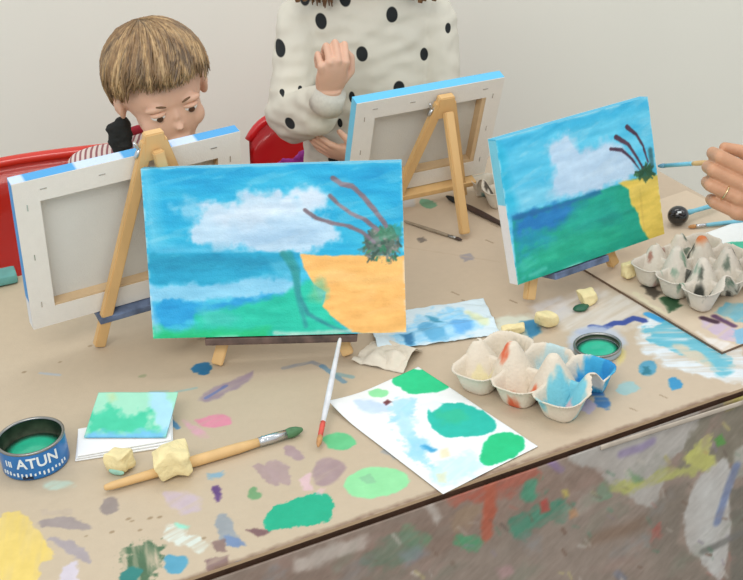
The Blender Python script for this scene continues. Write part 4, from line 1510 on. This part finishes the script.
p = tab(176, 474)
sponge('large yellow sponge chunk sitting over the thick wooden brush', (p[0], p[1], 0), (.050, .036, .032), .35, 1)
p = tab(122, 470)
sponge('small pale sponge wedge with a teal foot, by the folded white paper', (p[0], p[1], 0), (.026, .022, .030), -.4, 2, tealside=True)
p = tab(545, 327)
sponge('pale yellow sponge lump nearest behind the blue and orange egg carton', (p[0], p[1], 0), (.022, .020, .019), .5, 3)
p = tab(588, 303)
sponge('pale yellow sponge lump with a dark green foot near the easel of the sea painting', (p[0], p[1], 0), (.030, .024, .018), .2, 4)
bm = bmesh.new()
p = tab(581, 310)
ellipsoid(bm, (p[0], p[1], .004), (.012, .008, .0042), Matrix.Rotation(.3, 3, 'Z'))
for v_ in bm.verts:
    v_.co += Vector((mnoise.noise(v_.co * 120), mnoise.noise(v_.co * 120 + Vector((4, 0, 0))), 0)) * .002
solo('paint_lump', bm, mat('dark_green_paint', (34, 92, 66), .5, .15, 60), 'lump of dark green paint at the foot of a pale sponge', 'paint')
p = tab(628, 281)
sponge('tan sponge block standing against the left end of the speckled egg carton', (p[0], p[1], 0, .0046), (.016, .018, .026), .5, 5)
p = tab(513, 334)
sponge('whitish sponge smeared yellow and blue at the back of the front egg carton', (p[0], p[1], 0), (.036, .018, .014), .2, 6)

# teal cloth at the far left table edge
bm = bmesh.new()
c = tab(4, 281, .006)
box(bm, (c[0] - .03, c[1] + .0, .009), (.10, .040, .015), Matrix.Rotation(YAW - .05, 3, 'Z'), .006)
bmesh.ops.subdivide_edges(bm, edges=bm.edges[:], cuts=3, use_grid_fill=True)
for v_ in bm.verts:
    v_.co.z += mnoise.noise(v_.co * 40) * .002
solo('folded_cloth', bm, M['tealcloth'], 'folded teal cloth on the far left table edge beside the red chair', 'cloth')

# black round dabber
c = tab(678, 219, .014)
root = thing('round_dabber', 'black ball-headed dabber with light blue handle beside the painting hand', 'dabber', (c[0], c[1], 0))
bm = bmesh.new()
c = np.array([c[0], c[1], .0202])
ellipsoid(bm, c, (.0165, .015, .0155), None, 32, 20)
put('head', bm, M['black'], root)
bm = bmesh.new()
q = tab(718, 204, .014)
loft(bm, [c + (q - c) * t for t in (.12, .3, .4, .9, 1)], [.004, .0045, .0035, .004, .002], 12)
put('handle', bm, M['bluehandle'], root, label='light blue handle')
bm = bmesh.new()
box(bm, c + np.array([-.001, -.0110, .0105]), (.006, .0012, .003), Matrix.Rotation(-.75, 3, 'X'), .0003)  # solid pale patch imitating the glare on the glossy head
put('painted_glint', bm, M['printandglint'], root, label='pale patch put on the black head as a glint')


# ------------------------------------------------------------------ hands
def hand_mesh(Mx, s, curls, thumb, spread=(.10, .03, -.04, -.11), left=False, voxel=.0016, wrist_len=.05, lens=(1, 1.08, 1.0, .8), fr=1.0, wristdir=(0, -1, 0)):
    """local: wrist at origin, fingers +Y, back of hand +Z, thumb side +X. curls per finger: three bends (rad)"""
    bm = bmesh.new()
    # palm
    ellipsoid(bm, (0, .045 * s, 0), (.036 * s, .047 * s, .0135 * s))
    ellipsoid(bm, (.016 * s, .030 * s, -.006 * s), (.020 * s, .032 * s, .014 * s))
    ellipsoid(bm, (-.020 * s, .035 * s, -.004 * s), (.015 * s, .036 * s, .013 * s))
    w0 = Vector((0, .012 * s, 0))
    wd = Vector(wristdir)
    loft(bm, [w0, w0 + wd * .02 * s, w0 + wd * (.02 * s + wrist_len)], [(.026 * s, .018 * s), (.025 * s, .018 * s), (.029 * s, .023 * s)], 20, up=(0, 0, 1))
    tips = []
    for k in range(4):
        x = (.027 - .018 * k) * s
        p = Vector((x, (.083 - (.004 if k == 0 else 0) - (.012 if k == 3 else 0) - (.003 if k == 2 else 0)) * s, .001 * s))
        capsule(bm, (x * .8, .045 * s, 0), p, .010 * s, .0095 * s * fr)
        L3 = [v_ * lens[k] * s for v_ in (.040, .026, .021)]
        r0 = .0088 * s * fr * (.88 if k == 3 else 1)
        a = 0
        for j in range(3):
            a += curls[k][j]
            d = Vector((math.sin(spread[k]) * math.cos(a), math.cos(a) * math.cos(spread[k]), -math.sin(a)))
            q = p + d * L3[j]
            capsule(bm, p, q, r0, r0 * .92)
            r0 *= .92
            p = q
        tips.append((p, d, r0))
    # thumb
    p = Vector((.022 * s, .022 * s, -.006 * s))
    for (d, L_, r0, r1) in thumb:
        d = Vector(d).normalized()
        q = p + d * L_ * s
        capsule(bm, p, q, r0 * s, r1 * s)
        p = q
    tips.append((p, d, r1 * s))
    me = fuse(bm, voxel, 5)
    me.transform(Mx)
    return me, tips


def frame_mx(o, y, z):
    y = Vector(y).normalized()
    z = Vector(z)
    z = (z - y * z.dot(y)).normalized()
    x = y.cross(z)
    return Matrix.Translation(Vector(o)) @ Matrix((x, y, z)).transposed().to_4x4()


# adult hand with brush, coming in from the right ------------------------
HY = 1.60
A, u, v, n, W, H = RF
tipp = at(655, 166, 1.70)
q_ = on_plane((655, 166), A, n)
hp = at(704, 163, HY)
wrist = at(784, 211, HY + .02)
knk = at(725, 184, HY - .005)
ydir = knk - wrist
zdir = np.array([-.12, -1, .30])
Mx = frame_mx(wrist, ydir, zdir)
s = 1.03
curls = [(.40, 1.45, .9), (.45, 1.5, .9), (.50, 1.5, .9), (.55, 1.45, .9)]
person = thing('painter_hand', 'adult hand with a ring reaching in at the right edge, holding a brush', 'hand', tuple(wrist))
me, tips = hand_mesh(Mx, s, curls, [((.55, .55, -.75), .040, .012, .011), ((.10, .8, -.45), .034, .0105, .009), ((-.2, .9, -.25), .024, .009, .0075)], wrist_len=.10, wristdir=(.0, -1, -.05), lens=(1.2, 1.12, 1.0, .82), fr=1.17, spread=(.03, .0, -.02, -.05))
put('hand', me, M['skinadult'], person)
# rings on the ring finger (third), first phalanx
inv = Mx
for (k, t, rr) in ((2, .50, .0112), (2, .86, .0108)):
    a = curls[k][0]
    x = (.027 - .018 * k) * s
    p = Vector((x, .080 * s, .001 * s))
    d = Vector((math.sin(-.02) * math.cos(a), math.cos(a), -math.sin(a)))
    c = p + d * .040 * t
    bm = bmesh.new()
    pr = []
    xx = Vector((1, 0, 0))
    zz = d.cross(xx).normalized()
    for i in range(33):
        th = 2 * math.pi * i / 32
        pr.append(c + xx * math.cos(th) * rr + zz * math.sin(th) * rr)
    loft(bm, pr, [(.0016, .0012)] * 33, 8, up=tuple(d), cap=False)
    me = bpy.data.meshes.new('ring')
    bm.to_mesh(me)
    bm.free()
    me.transform(Mx)
    if t < .6:
        put('finger_ring', me, M['ring'], person)
# sleeve out of frame
bm = bmesh.new()
yd = Vector(wrist - knk).normalized()
w_ = Vector(wrist)
e_ = w_ + yd * .30 + Vector((0, .03, .14))
loft(bm, [w_ + yd * .055, w_ + yd * .06, w_ + yd * .12, w_ + yd * .2, e_], [.032, .036, .040, .045, .052], 24)
put('sleeve', bm, M['sleeve'], person)
bt = Vector(on_plane((656, 166), A, n)) + Vector(n) * .004
hv = Vector(at(714, 162, HY + .046))
dd = (hv - bt).normalized()
brush('brush held by the adult hand touching the turned painting', hv + dd * .010, bt, .0032, (M['wood'], M['bluehandle'], M['bluebristle']), .018, .060)


# ------------------------------------------------------------------ boy
def folds(amp, sc, seed, lo=-9):
    def f(co):
        q = co * sc + Vector((seed, seed * .7, 0))
        a = mnoise.noise(Vector((q.x * 1.0, q.y, q.z * 2.2)))
        b = mnoise.noise(q * 2.3)
        return amp * (a + .4 * b)
    return f


HC = Vector(at(162, 93, 2.03))       # head centre
HM = Matrix.Translation(HC) @ (Matrix.Rotation(math.radians(22), 4, 'Z') @ Matrix.Rotation(math.radians(13), 4, 'X') @ Matrix.Rotation(math.radians(-6), 4, 'Y') @ Matrix.Scale(.95, 4))
boy = thing('person', 'boy with blond streaked bowl-cut hair and striped top, looking down at his canvas', 'person', (HC.x, HC.y + .13, -.74))
# head (local: face towards -Y)
bm = bmesh.new()
ellipsoid(bm, (0, .010, .020), (.070, .086, .078))
ellipsoid(bm, (0, -.022, -.018), (.057, .058, .062))
ellipsoid(bm, (0, -.034, -.060), (.036, .036, .030))
for s_ in (-1, 1):
    ellipsoid(bm, (.034 * s_, -.046, -.026), (.022, .022, .022))
    ellipsoid(bm, (.028 * s_, -.067, .018), (.022, .010, .008))
    # ears
    ellipsoid(bm, (.073 * s_, .004, -.006), (.007, .014, .022), Matrix.Rotation(.35 * s_, 3, 'Z'))
    ellipsoid(bm, (.078 * s_, .012, .000), (.004, .012, .020), Matrix.Rotation(.5 * s_, 3, 'Z'))
loft(bm, [(0, -.070, .010), (0, -.078, -.006), (0, -.085, -.018), (0, -.076, -.027)], [.006, .007, .009, .006], 12)
ellipsoid(bm, (0, -.071, -.050), (.018, .010, .010))
loft(bm, [(0, .020, -.05), (0, .040, -.11), (0, .05, -.16)], [.040, .036, .042], 20)
me = fuse(bm, .0028, 5)
me.transform(HM)
put('head', me, M['skin'], boy)
for s_ in (-1, 1):
    bm = bmesh.new()
    ellipsoid(bm, (.028 * s_, -.067, .003), (.013, .010, .008), None, 20, 14)
    e = put('eye', bm, M['eyewhite'], None)
    e.data.transform(HM)
    e.data.transform(wmat(boy).inverted())
    e.parent = boy
    bm = bmesh.new()
    ellipsoid(bm, (.028 * s_, -.0752, .001), (.006, .003, .006), None, 16, 10)
    bm.transform(HM)
    put('iris', bm, M['iris'], e)
    bm = bmesh.new()
    ellipsoid(bm, (.028 * s_, -.0685, .0075), (.0145, .010, .005), None, 16, 10)
    bm.transform(HM)
    put('eyelid', bm, M['skin'], e)
    bm = bmesh.new()
    loft(bm, [((.014 + .007 * k) * s_, -.078 + .0025 * k, .021 + .0015 * math.sin(k)) for k in range(5)], [.001, .002, .0022, .002, .0008], 8)
    bm.transform(HM)
    put('eyebrow', bm, M['brow'], boy)
bm = bmesh.new()
loft(bm, [(-.017, -.074, -.050), (-.009, -.0805, -.0485), (0, -.082, -.0495), (.009, -.0805, -.0485), (.017, -.074, -.050)], [.0012, .0032, .0036, .0032, .0012], 10)
loft(bm, [(-.014, -.073, -.054), (-.006, -.0795, -.0555), (0, -.080, -.056), (.006, -.0795, -.0555), (.014, -.073, -.054)], [.0012, .0034, .004, .0034, .0012], 10)
bm.transform(HM)
put('lips', bm, M['lips'], boy)

# hair: cap plus combed locks
bm = bmesh.new()
ellipsoid(bm, (0, .014, .034), (.078, .092, .080), None, 48, 32)
for v_ in list(bm.verts):
    c = v_.co
    fr_ = .056 if c.y < -.01 else (.016 if c.y < .035 else -.04)
    if c.z < fr_ - .006:
        bm.verts.remove(v_)
bmesh.ops.solidify(bm, geom=bm.faces[:], thickness=.006)
rs = random.Random(11)
crown = Vector((-.008, .040, .112))
vg = []


TILT = Matrix.Rotation(-.42, 3, 'X')


def skull(th, ph, ex=1.0):
    q = TILT @ Vector((math.sin(ph) * math.sin(th), -math.sin(ph) * math.cos(th), math.cos(ph)))
    return Vector((q.x * .080 * ex, .014 + q.y * .093 * ex, .034 + q.z * .083 * ex))


ncap = len(bm.verts)
lockc = []
for k in range(2300):
    th = rs.uniform(-math.pi, math.pi)
    front = abs(th) < 1.0
    side_ = 1.0 <= abs(th) < 1.8
    ph_end = rs.uniform(1.14, 1.36) if front else (rs.uniform(1.40, 1.64) if side_ else rs.uniform(1.95, 2.25))
    ph_end += .42 * math.cos(th)
    ph0 = rs.uniform(.0, max(.05, ph_end - .35))
    jit = rs.gauss(0, .10)
    pts = []
    ex0 = rs.uniform(1.0, 1.085)
    wild = rs.random() < .06
    nst = 7
    for i in range(nst):
        t = i / (nst - 1)
        ph = ph0 + (ph_end - ph0) * t
        tt = th + .35 * (1 - t) + jit * t
        vol = ex0 + .05 * math.sin(ph * 1.4) + (rs.uniform(-.01, .03) if i == nst - 1 else 0) + (.05 * t * t if wild else 0)
        p = skull(tt, max(ph, .02), vol)
        pts.append(p)
    r_ = rs.uniform(.0011, .0026)
    loft(bm, pts, [r_ * .6, r_, r_ * 1.1, r_ * 1.1, r_, r_ * .7, r_ * .15], 5, up=(.3, .1, 1))
    lockc += [rs.random()] * 35
me = bpy.data.meshes.new('hair')
bm.to_mesh(me)
bm.free()
nv = len(me.vertices)
co = np.empty(nv * 3)
me.vertices.foreach_get('co', co)
co = co.reshape(-1, 3)
thv = np.arctan2(co[:, 0], -(co[:, 1] - .014))
hz_ = (co[:, 2] - .034) / .08
nn = vnoise(thv * 1.0, hz_ * .22, .16, .5, seed=3, octaves=3)
nn2 = vnoise(thv, hz_, .05, .6, seed=8, octaves=2)
base = np.array([132, 103, 70.0])
gold = np.array([184, 153, 110.0])
dark = np.array([62, 50, 42.0])
lk = np.concatenate([np.full(nv - len(lockc), .3), np.array(lockc)])
t1 = np.clip(nn * 1.3 + lk * .9 - .1, 0, 1)[:, None]
t2 = np.clip(nn2 * 1.6 + (lk * 7 % 1 - .5) * .8 - .1 + .9 * np.exp(-((thv - .35) / .35) ** 2 - ((hz_ - .75) / .3) ** 2), 0, 1)[:, None]
colr = base * (1 - t1) + gold * t1
colr = colr * (1 - t2 * .65) + dark * t2 * .65
low = np.clip((-.1 - hz_) / .5, 0, 1)[:, None] * .5
colr = colr * (1 - low) + np.array([98, 70, 46.0]) * low
ca = me.color_attributes.new('paint', 'FLOAT_COLOR', 'POINT')
ca.data.foreach_set('color', np.hstack([lin_arr(colr), np.ones((nv, 1))]).ravel())
me.transform(HM)
put('hair', me, M['hair'], boy)

# torso with shirt
sh = Vector((HC.x - .050, HC.y + .085, HC.z - .118))       # base of the neck
bm = bmesh.new()
loft(bm, [(sh.x, sh.y, sh.z + .012), (sh.x, sh.y, sh.z - .015), (sh.x, sh.y + .005, sh.z - .06), (sh.x, sh.y + .01, sh.z - .15), (sh.x, sh.y + .015, sh.z - .27), (sh.x, sh.y + .03, sh.z - .42)],
     [(.040, .040), (.072, .055), (.102, .070), (.110, .080), (.118, .080), (.13, .09)], 28, up=(0, 1, 0))
hl = Vector(tab(95, 262, .03))
for s_ in (-1, 1):
    S = Vector((sh.x + .108 * s_, sh.y, sh.z - (.040 if s_ < 0 else .055)))
    E_ = Vector((sh.x + .160 * s_, sh.y - .06, sh.z - .235))
    Wp = Vector((sh.x + .10 * s_, sh.y - .22, sh.z - .28))
    capsule(bm, (sh.x + .05 * s_, sh.y, sh.z - .03), S, .040, .041)
    capsule(bm, S, E_, .041, .035)
    capsule(bm, E_, Wp, .037, .030)
me = fuse(bm, .006, 4, folds(.006, 16, 2))
put('striped_top', me, striped(), boy, label='pale top with thin dark red stripes')
for s_ in (-1, 1):
    Wp = Vector((sh.x + .10 * s_, sh.y - .22, sh.z - .28))
    mxh = frame_mx(Wp, (-.3 * s_, -1, 0.0), (0, 0, 1))
    me, _ = hand_mesh(mxh, .72, [(.5, .7, .4)] * 4, [((.9 * 1, .5, -.3), .036, .011, .010), ((.4, .9, -.2), .030, .010, .008)], voxel=.0022)
    if s_ > 0:
        pass
    put('hand', me, M['skin'], boy)
# raglan seam lines, dark red
bm = bmesh.new()
pa, pb = Vector(at(76, 154, sh.y - .045)), Vector(at(124, 142, sh.y - .06))
# collar: black hood cord and red neckband
loft(bm, [(sh.x + .052 * math.cos(t), sh.y + .045 * math.sin(t) - .005, sh.z + .008 + .006 * math.sin(t)) for t in np.linspace(0, 6.2832, 33)], [(.007, .010)] * 33, 10, cap=False)
put('neckband', bm, M['darkred'], boy, label='dark red neckband')
bm = bmesh.new()
for k in range(9):
    t = k / 8
    p = Vector(at(119 + 7 * math.sin(k * 1.9), 148 - 26 * t, sh.y - .055))
    ellipsoid(bm, p, (.0135, .012, .011), None, 14, 10)
me = fuse(bm, .003, 24, folds(.0015, 90, 4))
put('black_collar', me, M['blackcloth'], boy, label='bunched black collar at the side of the neck')
# seam on the shoulder
bm = bmesh.new()
sp = []
for k in range(12):
    t = k / 11
    sp.append((sh.x - .135 + .095 * t, sh.y - .012, sh.z - .0 - .052 * (1 - t) ** 1.5 + .002))
loft(bm, sp, [(.006, .005)] * 12, 8)
put('shoulder_piping', bm, M['darkred'], boy, label='dark red piping along the shoulder')
# legs
bm = bmesh.new()
hip = Vector((sh.x, sh.y + .03, sh.z - .42))
for s_ in (-1, 1):
    a_ = hip + Vector((.065 * s_, 0, 0))
    k_ = Vector((sh.x + .09 * s_, sh.y - .30, -.31))
    f_ = Vector((sh.x + .09 * s_, sh.y - .26, -.66))
    capsule(bm, a_, k_, .068, .050)
    capsule(bm, k_, f_, .048, .036)
ellipsoid(bm, hip, (.13, .09, .07))
put('trousers', fuse(bm, .008, 4, folds(.003, 14, 5)), M['denim'], boy)
for s_ in (-1, 1):
    bm = bmesh.new()
    f_ = Vector((sh.x + .09 * s_, sh.y - .30, -.715))
    ellipsoid(bm, f_, (.038, .085, .024))
    ellipsoid(bm, f_ + Vector((0, .045, .02)), (.034, .04, .04))
    put('shoe', fuse(bm, .005, 3), M['greytrousers'], boy)

# ------------------------------------------------------------------ girl in dotted sweatshirt
GY = 2.27


def g(x, y, dy=0.0):
    return Vector(at(x, y, GY + dy))


gc = g(366, 60, .06)
girl = thing('person', 'child in a cream sweatshirt with black dots, one fist raised, head cropped by the frame', 'person', (gc.x, gc.y, -.74))
bm = bmesh.new()
nz = g(368, -8, .06)
def ring_at(y, xl, xr, depth, dy=.06):
    a_, b_ = g(xl, y, dy), g(xr, y, dy)
    return (a_ + b_) / 2, ((b_ - a_).length / 2, depth)
rows = [(-24, 330, 405, .045), (-14, 312, 424, .058), (6, 298, 438, .070), (40, 296, 440, .078), (80, 300, 440, .082), (120, 302, 442, .084), (165, 304, 446, .088), (215, 304, 450, .090)]
ps, rr = [], []
for r_ in rows:
    p, q = ring_at(*r_)
    ps.append(p)
    rr.append(q)
loft(bm, ps, rr, 32, up=(0, 1, 0))
# raised arm (left in the picture)
sh1, el1, wr1 = g(302, 20, .06), g(287, 114, -.02), g(326, 100, -.13)
capsule(bm, sh1, el1, .046, .038)
capsule(bm, el1, wr1, .040, .029)
capsule(bm, g(294, 124, -.03), g(318, 116, -.10), .036, .036)
# other arm down and across under the elbow
sh2, el2, wr2 = g(432, 20, .06), g(445, 130, .02), g(362, 158, -.08)
capsule(bm, sh2, el2, .046, .040)
capsule(bm, el2, wr2, .038, .028)
me = fuse(bm, .004, 7, folds(.0045, 22, 9))
dots_px = [(280, 48, 0), (321, 21, 0), (392, 15, 0), (362, 54, 0), (424, 54, 0), (399, 88, 0), (290, 123, 0), (352, 97, 0), (448, 28, 0), (315, 102, 0), (333, 160, 0), (282, 92, 0), (340, 123, 0), (427, 115, 0), (380, 130, 0), (300, 88, 0), (345, -2, 0), (305, -4, 0)]
from mathutils.bvhtree import BVHTree
bvh = BVHTree.FromPolygons([v_.co for v_ in me.vertices], [p.vertices[:] for p in me.polygons])
small = {(352, 97): (.006, .012), (315, 102): (.005, .008), (282, 92): (.005, .005), (340, 123): (.005, .010), (448, 28): (.006, .010), (300, 88): (.004, .004), (333, 160): (.010, .007), (424, 54): (.008, .013), (290, 123): (.010, .011)}
dots = []
for (x, y, _) in dots_px:
    d = Vector(ray((x, y))).normalized()
    hit = bvh.ray_cast(Vector(CAMP), d)
    if hit[0] is not None:
        rx, rz = small.get((x, y), (.0112, .0150))
        dots.append((tuple(wmat(girl).inverted() @ hit[0]), rx, rz))
put('dotted_sweatshirt', me, dotted((214, 210, 196), dots), girl, label='cream sweatshirt printed with oval black dots')
# raised fist
wr = g(330, 94, -.150)
mxh = frame_mx(wr, tuple(g(334, 60, -.165) - wr), (.30, -1, .15))
me, _ = hand_mesh(mxh, .78, [(.85, 1.5, .9), (.95, 1.5, .9), (1.0, 1.5, .9), (1.1, 1.5, .9)], [((.9, .7, -.5), .036, .0115, .010), ((.1, 1, -.6), .030, .010, .009), ((-.7, .7, -.4), .022, .009, .0075)], voxel=.0018, wrist_len=.02)
put('hand', me, M['skin'], girl)
# cuff of the raised sleeve
bm = bmesh.new()
c1, c2 = g(328, 100, -.148), g(331, 92, -.155)
loft(bm, [c1 - (c2 - c1) * .8, c1, c2], [.030, .0285, .0265], 20)
put('cuff', bm, mat('ribbed_cuff', (206, 202, 190), .9, .05, 200), girl)
# hand under the elbow
wr = g(356, 158, -.09)
mxh = frame_mx(wr, tuple(g(320, 146, -.085) - wr), (0, -.7, -.6))
me, _ = hand_mesh(mxh, .66, [(.25, .4, .3)] * 4, [((.9, .6, -.3), .036, .0115, .010), ((.3, 1, -.4), .030, .010, .008)], voxel=.002, wrist_len=.02)
put('hand', me, M['skin'], girl)
# neck, head, hair (mostly above the frame)
hd = g(362, -62, .02)
bm = bmesh.new()
ellipsoid(bm, hd + Vector((0, .01, .02)), (.072, .086, .085))
ellipsoid(bm, hd + Vector((0, -.022, -.035)), (.052, .056, .055))
loft(bm, [hd + Vector((0, -.074, .005)), hd + Vector((0, -.088, -.018)), hd + Vector((0, -.080, -.028))], [.006, .010, .006], 12)
loft(bm, [hd + Vector((0, .02, -.05)), hd + Vector((.0, .04, -.13))], [.038, .042], 20)
put('head', fuse(bm, .004, 5), M['skin'], girl)
for s_ in (-1, 1):
    bm = bmesh.new()
    ellipsoid(bm, hd + Vector((.028 * s_, -.069, .004)), (.012, .010, .007))
    put('eye', bm, M['eyewhite'], girl)
    bm = bmesh.new()
    ellipsoid(bm, hd + Vector((.028 * s_, -.0765, .000)), (.006, .003, .006))
    put('iris', bm, M['iris'], girl)
    bm = bmesh.new()
    ellipsoid(bm, hd + Vector((.028 * s_, -.0700, .0080)), (.0135, .010, .0050))
    put('eyelid', bm, M['skin'], girl)
bm = bmesh.new()
loft(bm, [hd + Vector((x, -.073 + abs(x) * .3, -.052)) for x in (-.016, -.008, 0, .008, .016)], [.001, .0035, .004, .0035, .001], 10)
put('lips', bm, M['lips'], girl)
bm = bmesh.new()
ellipsoid(bm, hd + Vector((0, .022, .03)), (.084, .092, .090), None, 32, 24)
rs = random.Random(4)
for k in range(260):
    th = rs.uniform(.75, 2 * math.pi - .75)
    sx, sy = math.sin(th), -math.cos(th)
    top_ = hd + Vector((sx * .07, .02 + sy * .075, .06))
    low_ = hd + Vector((sx * .095, .015 + sy * .07, -.03))
    endz = rs.uniform(-.105, -.085)
    end_ = hd + Vector((sx * .095 + rs.uniform(-.01, .01), .0 + sy * .065, endz))
    loft(bm, [top_, low_, (low_ + end_) / 2 + Vector((rs.uniform(-.006, .006), -.004, 0)), end_], [.004, .006, .005, .001], 6)
# two curls reaching into the frame
for (x, y) in ((298, 2), (305, 1), (412, 0), (424, 1), (434, 1), (420, 3)):
    e2_ = g(x, y, -.035)
    s2 = hd + Vector(((x - 364) / 600, -.01, -.04))
    loft(bm, [s2, (s2 + e2_) / 2 + Vector((.008 * (1 if x > 360 else -1), -.01, 0)), e2_], [.012, .011, .004], 8)
put('hair', bm, M['brownhair'], girl)
# trousers and shoes
bm = bmesh.new()
hipc = Vector((gc.x, gc.y - .06, -.16))
ellipsoid(bm, hipc, (.135, .095, .10))
for s_ in (-1, 1):
    a_ = hipc + Vector((.065 * s_, 0, -.04))
    k_ = Vector((gc.x + .08 * s_, gc.y - .09, -.42))
    f_ = Vector((gc.x + .09 * s_, gc.y - .08, -.67))
    capsule(bm, a_, k_, .072, .050)
    capsule(bm, k_, f_, .048, .038)
put('trousers', fuse(bm, .008, 4, folds(.003, 14, 8)), M['greytrousers'], girl)
for s_ in (-1, 1):
    bm = bmesh.new()
    f_ = Vector((gc.x + .09 * s_, gc.y - .11, -.715))
    ellipsoid(bm, f_, (.038, .085, .024))
    ellipsoid(bm, f_ + Vector((0, .045, .02)), (.034, .04, .04))
    put('shoe', fuse(bm, .005, 3), M['blackcloth'], girl)


# ------------------------------------------------------------------ red chairs
def chair(label, cx, cy, rz, topz, mt, w_=.46, sz=.44, dp=.42):
    root = thing('plastic_chair', label, 'chair', (cx, cy, -.74), rz=rz)
    X = wmat(root)
    bm = bmesh.new()
    nu, nv_ = 33, 24
    grid = []
    back_h = topz + .74
    for j in range(nv_):
        t = j / (nv_ - 1)
        row = []
        for i in range(nu):
            s_ = i / (nu - 1) * 2 - 1
            # back grows from the seat; corners rounded
            z = sz + (back_h - sz) * t
            cut = (abs(s_) ** 6) * .05 * t
            yy = .02 + .07 * t - .05 * s_ * s_ * (1 - .35 * t) + .018 * max(0, t - .9) / .1
            row.append(bm.verts.new((s_ * w_ / 2 * (1 - .04 * t), yy, z - cut)))
        grid.append(row)
    for j in range(nv_ - 1):
        for i in range(nu - 1):
            bm.faces.new((grid[j][i], grid[j][i + 1], grid[j + 1][i + 1], grid[j + 1][i]))
    bmesh.ops.solidify(bm, geom=bm.faces[:], thickness=.007)
    bm.transform(X)
    put('backrest', bm, mt, root)
    # rolled rim
    bm = bmesh.new()
    pts = []
    for i in range(41):
        s_ = i / 40 * 2 - 1
        pts.append(X @ Vector((s_ * w_ / 2 * .96, .094 - .05 * s_ * s_ * .65 + .014, back_h - (abs(s_) ** 6) * .05)))
    loft(bm, pts, [.0105] * 41, 12)
    put('rim', bm, mt, root)
    bm = bmesh.new()
    box(bm, (0, .02 - dp / 2, sz - .009), (w_ * .95, dp, .016), None, .007)
    bm.transform(X)
    put('seat', bm, mt, root)
    for (a_, b_) in ((-1, -1), (1, -1), (-1, 1), (1, 1)):
        bm = bmesh.new()
        loft(bm, [X @ Vector((a_ * w_ * .36, .02 - dp / 2 + b_ * (dp / 2 - .06), sz - .01)), X @ Vector((a_ * w_ * .44, .02 - dp / 2 + b_ * (dp / 2 - .01), 0.003))], [.011, .010], 12)
        put('leg', bm, M['steel'], root)
    return root


pc = at(38, 152, 2.33)
chair('orange-red plastic chair the boy sits on, behind the left end of the table', pc[0] + .075, pc[1] - .03, .04, pc[2] - .036, M['orangeplastic'], .60, sz=hip.z + .74 - .062)
pc = at(278, 129, 2.62)
chair('bright red plastic chair with rounded back behind the dotted sweatshirt', pc[0] + .118, pc[1] + .03, .0, pc[2] - .010, M['redplastic'], .40, sz=.37, dp=.30)
# purple cloth hanging over the second chair
bm = bmesh.new()
c = Vector(at(290, 164, 2.44))
for k in range(8):
    ellipsoid(bm, c + Vector((-.03 + .009 * k, .0, .010 * math.sin(k) - .006 * abs(k - 6))), (.012, .014, .030), None, 14, 10)
solo('purple_bundle', fuse(bm, .003, 3, folds(.003, 60, 3)), M['purple'], 'bunched purple cloth between the bright red chair and the sweatshirt', 'cloth')

for o in SC.objects:
    grp = {'painting': 'stretched canvases on the table easels', 'easel': 'small pine table easels', 'paintbrush': 'paintbrushes around the table', 'egg carton': 'egg cartons used as palettes',
           'sponge': 'sponge pieces on the table', 'tin': 'tins of green paint', 'chair': 'red plastic chairs'}.get(o.get('category'))
    if grp:
        o['group'] = grp

# ------------------------------------------------------------------ lift the layout so that the floor is at z = 0
for o in SC.objects:
    if o.parent is None and o.type in {'MESH', 'EMPTY'}:
        o.location.z += UP
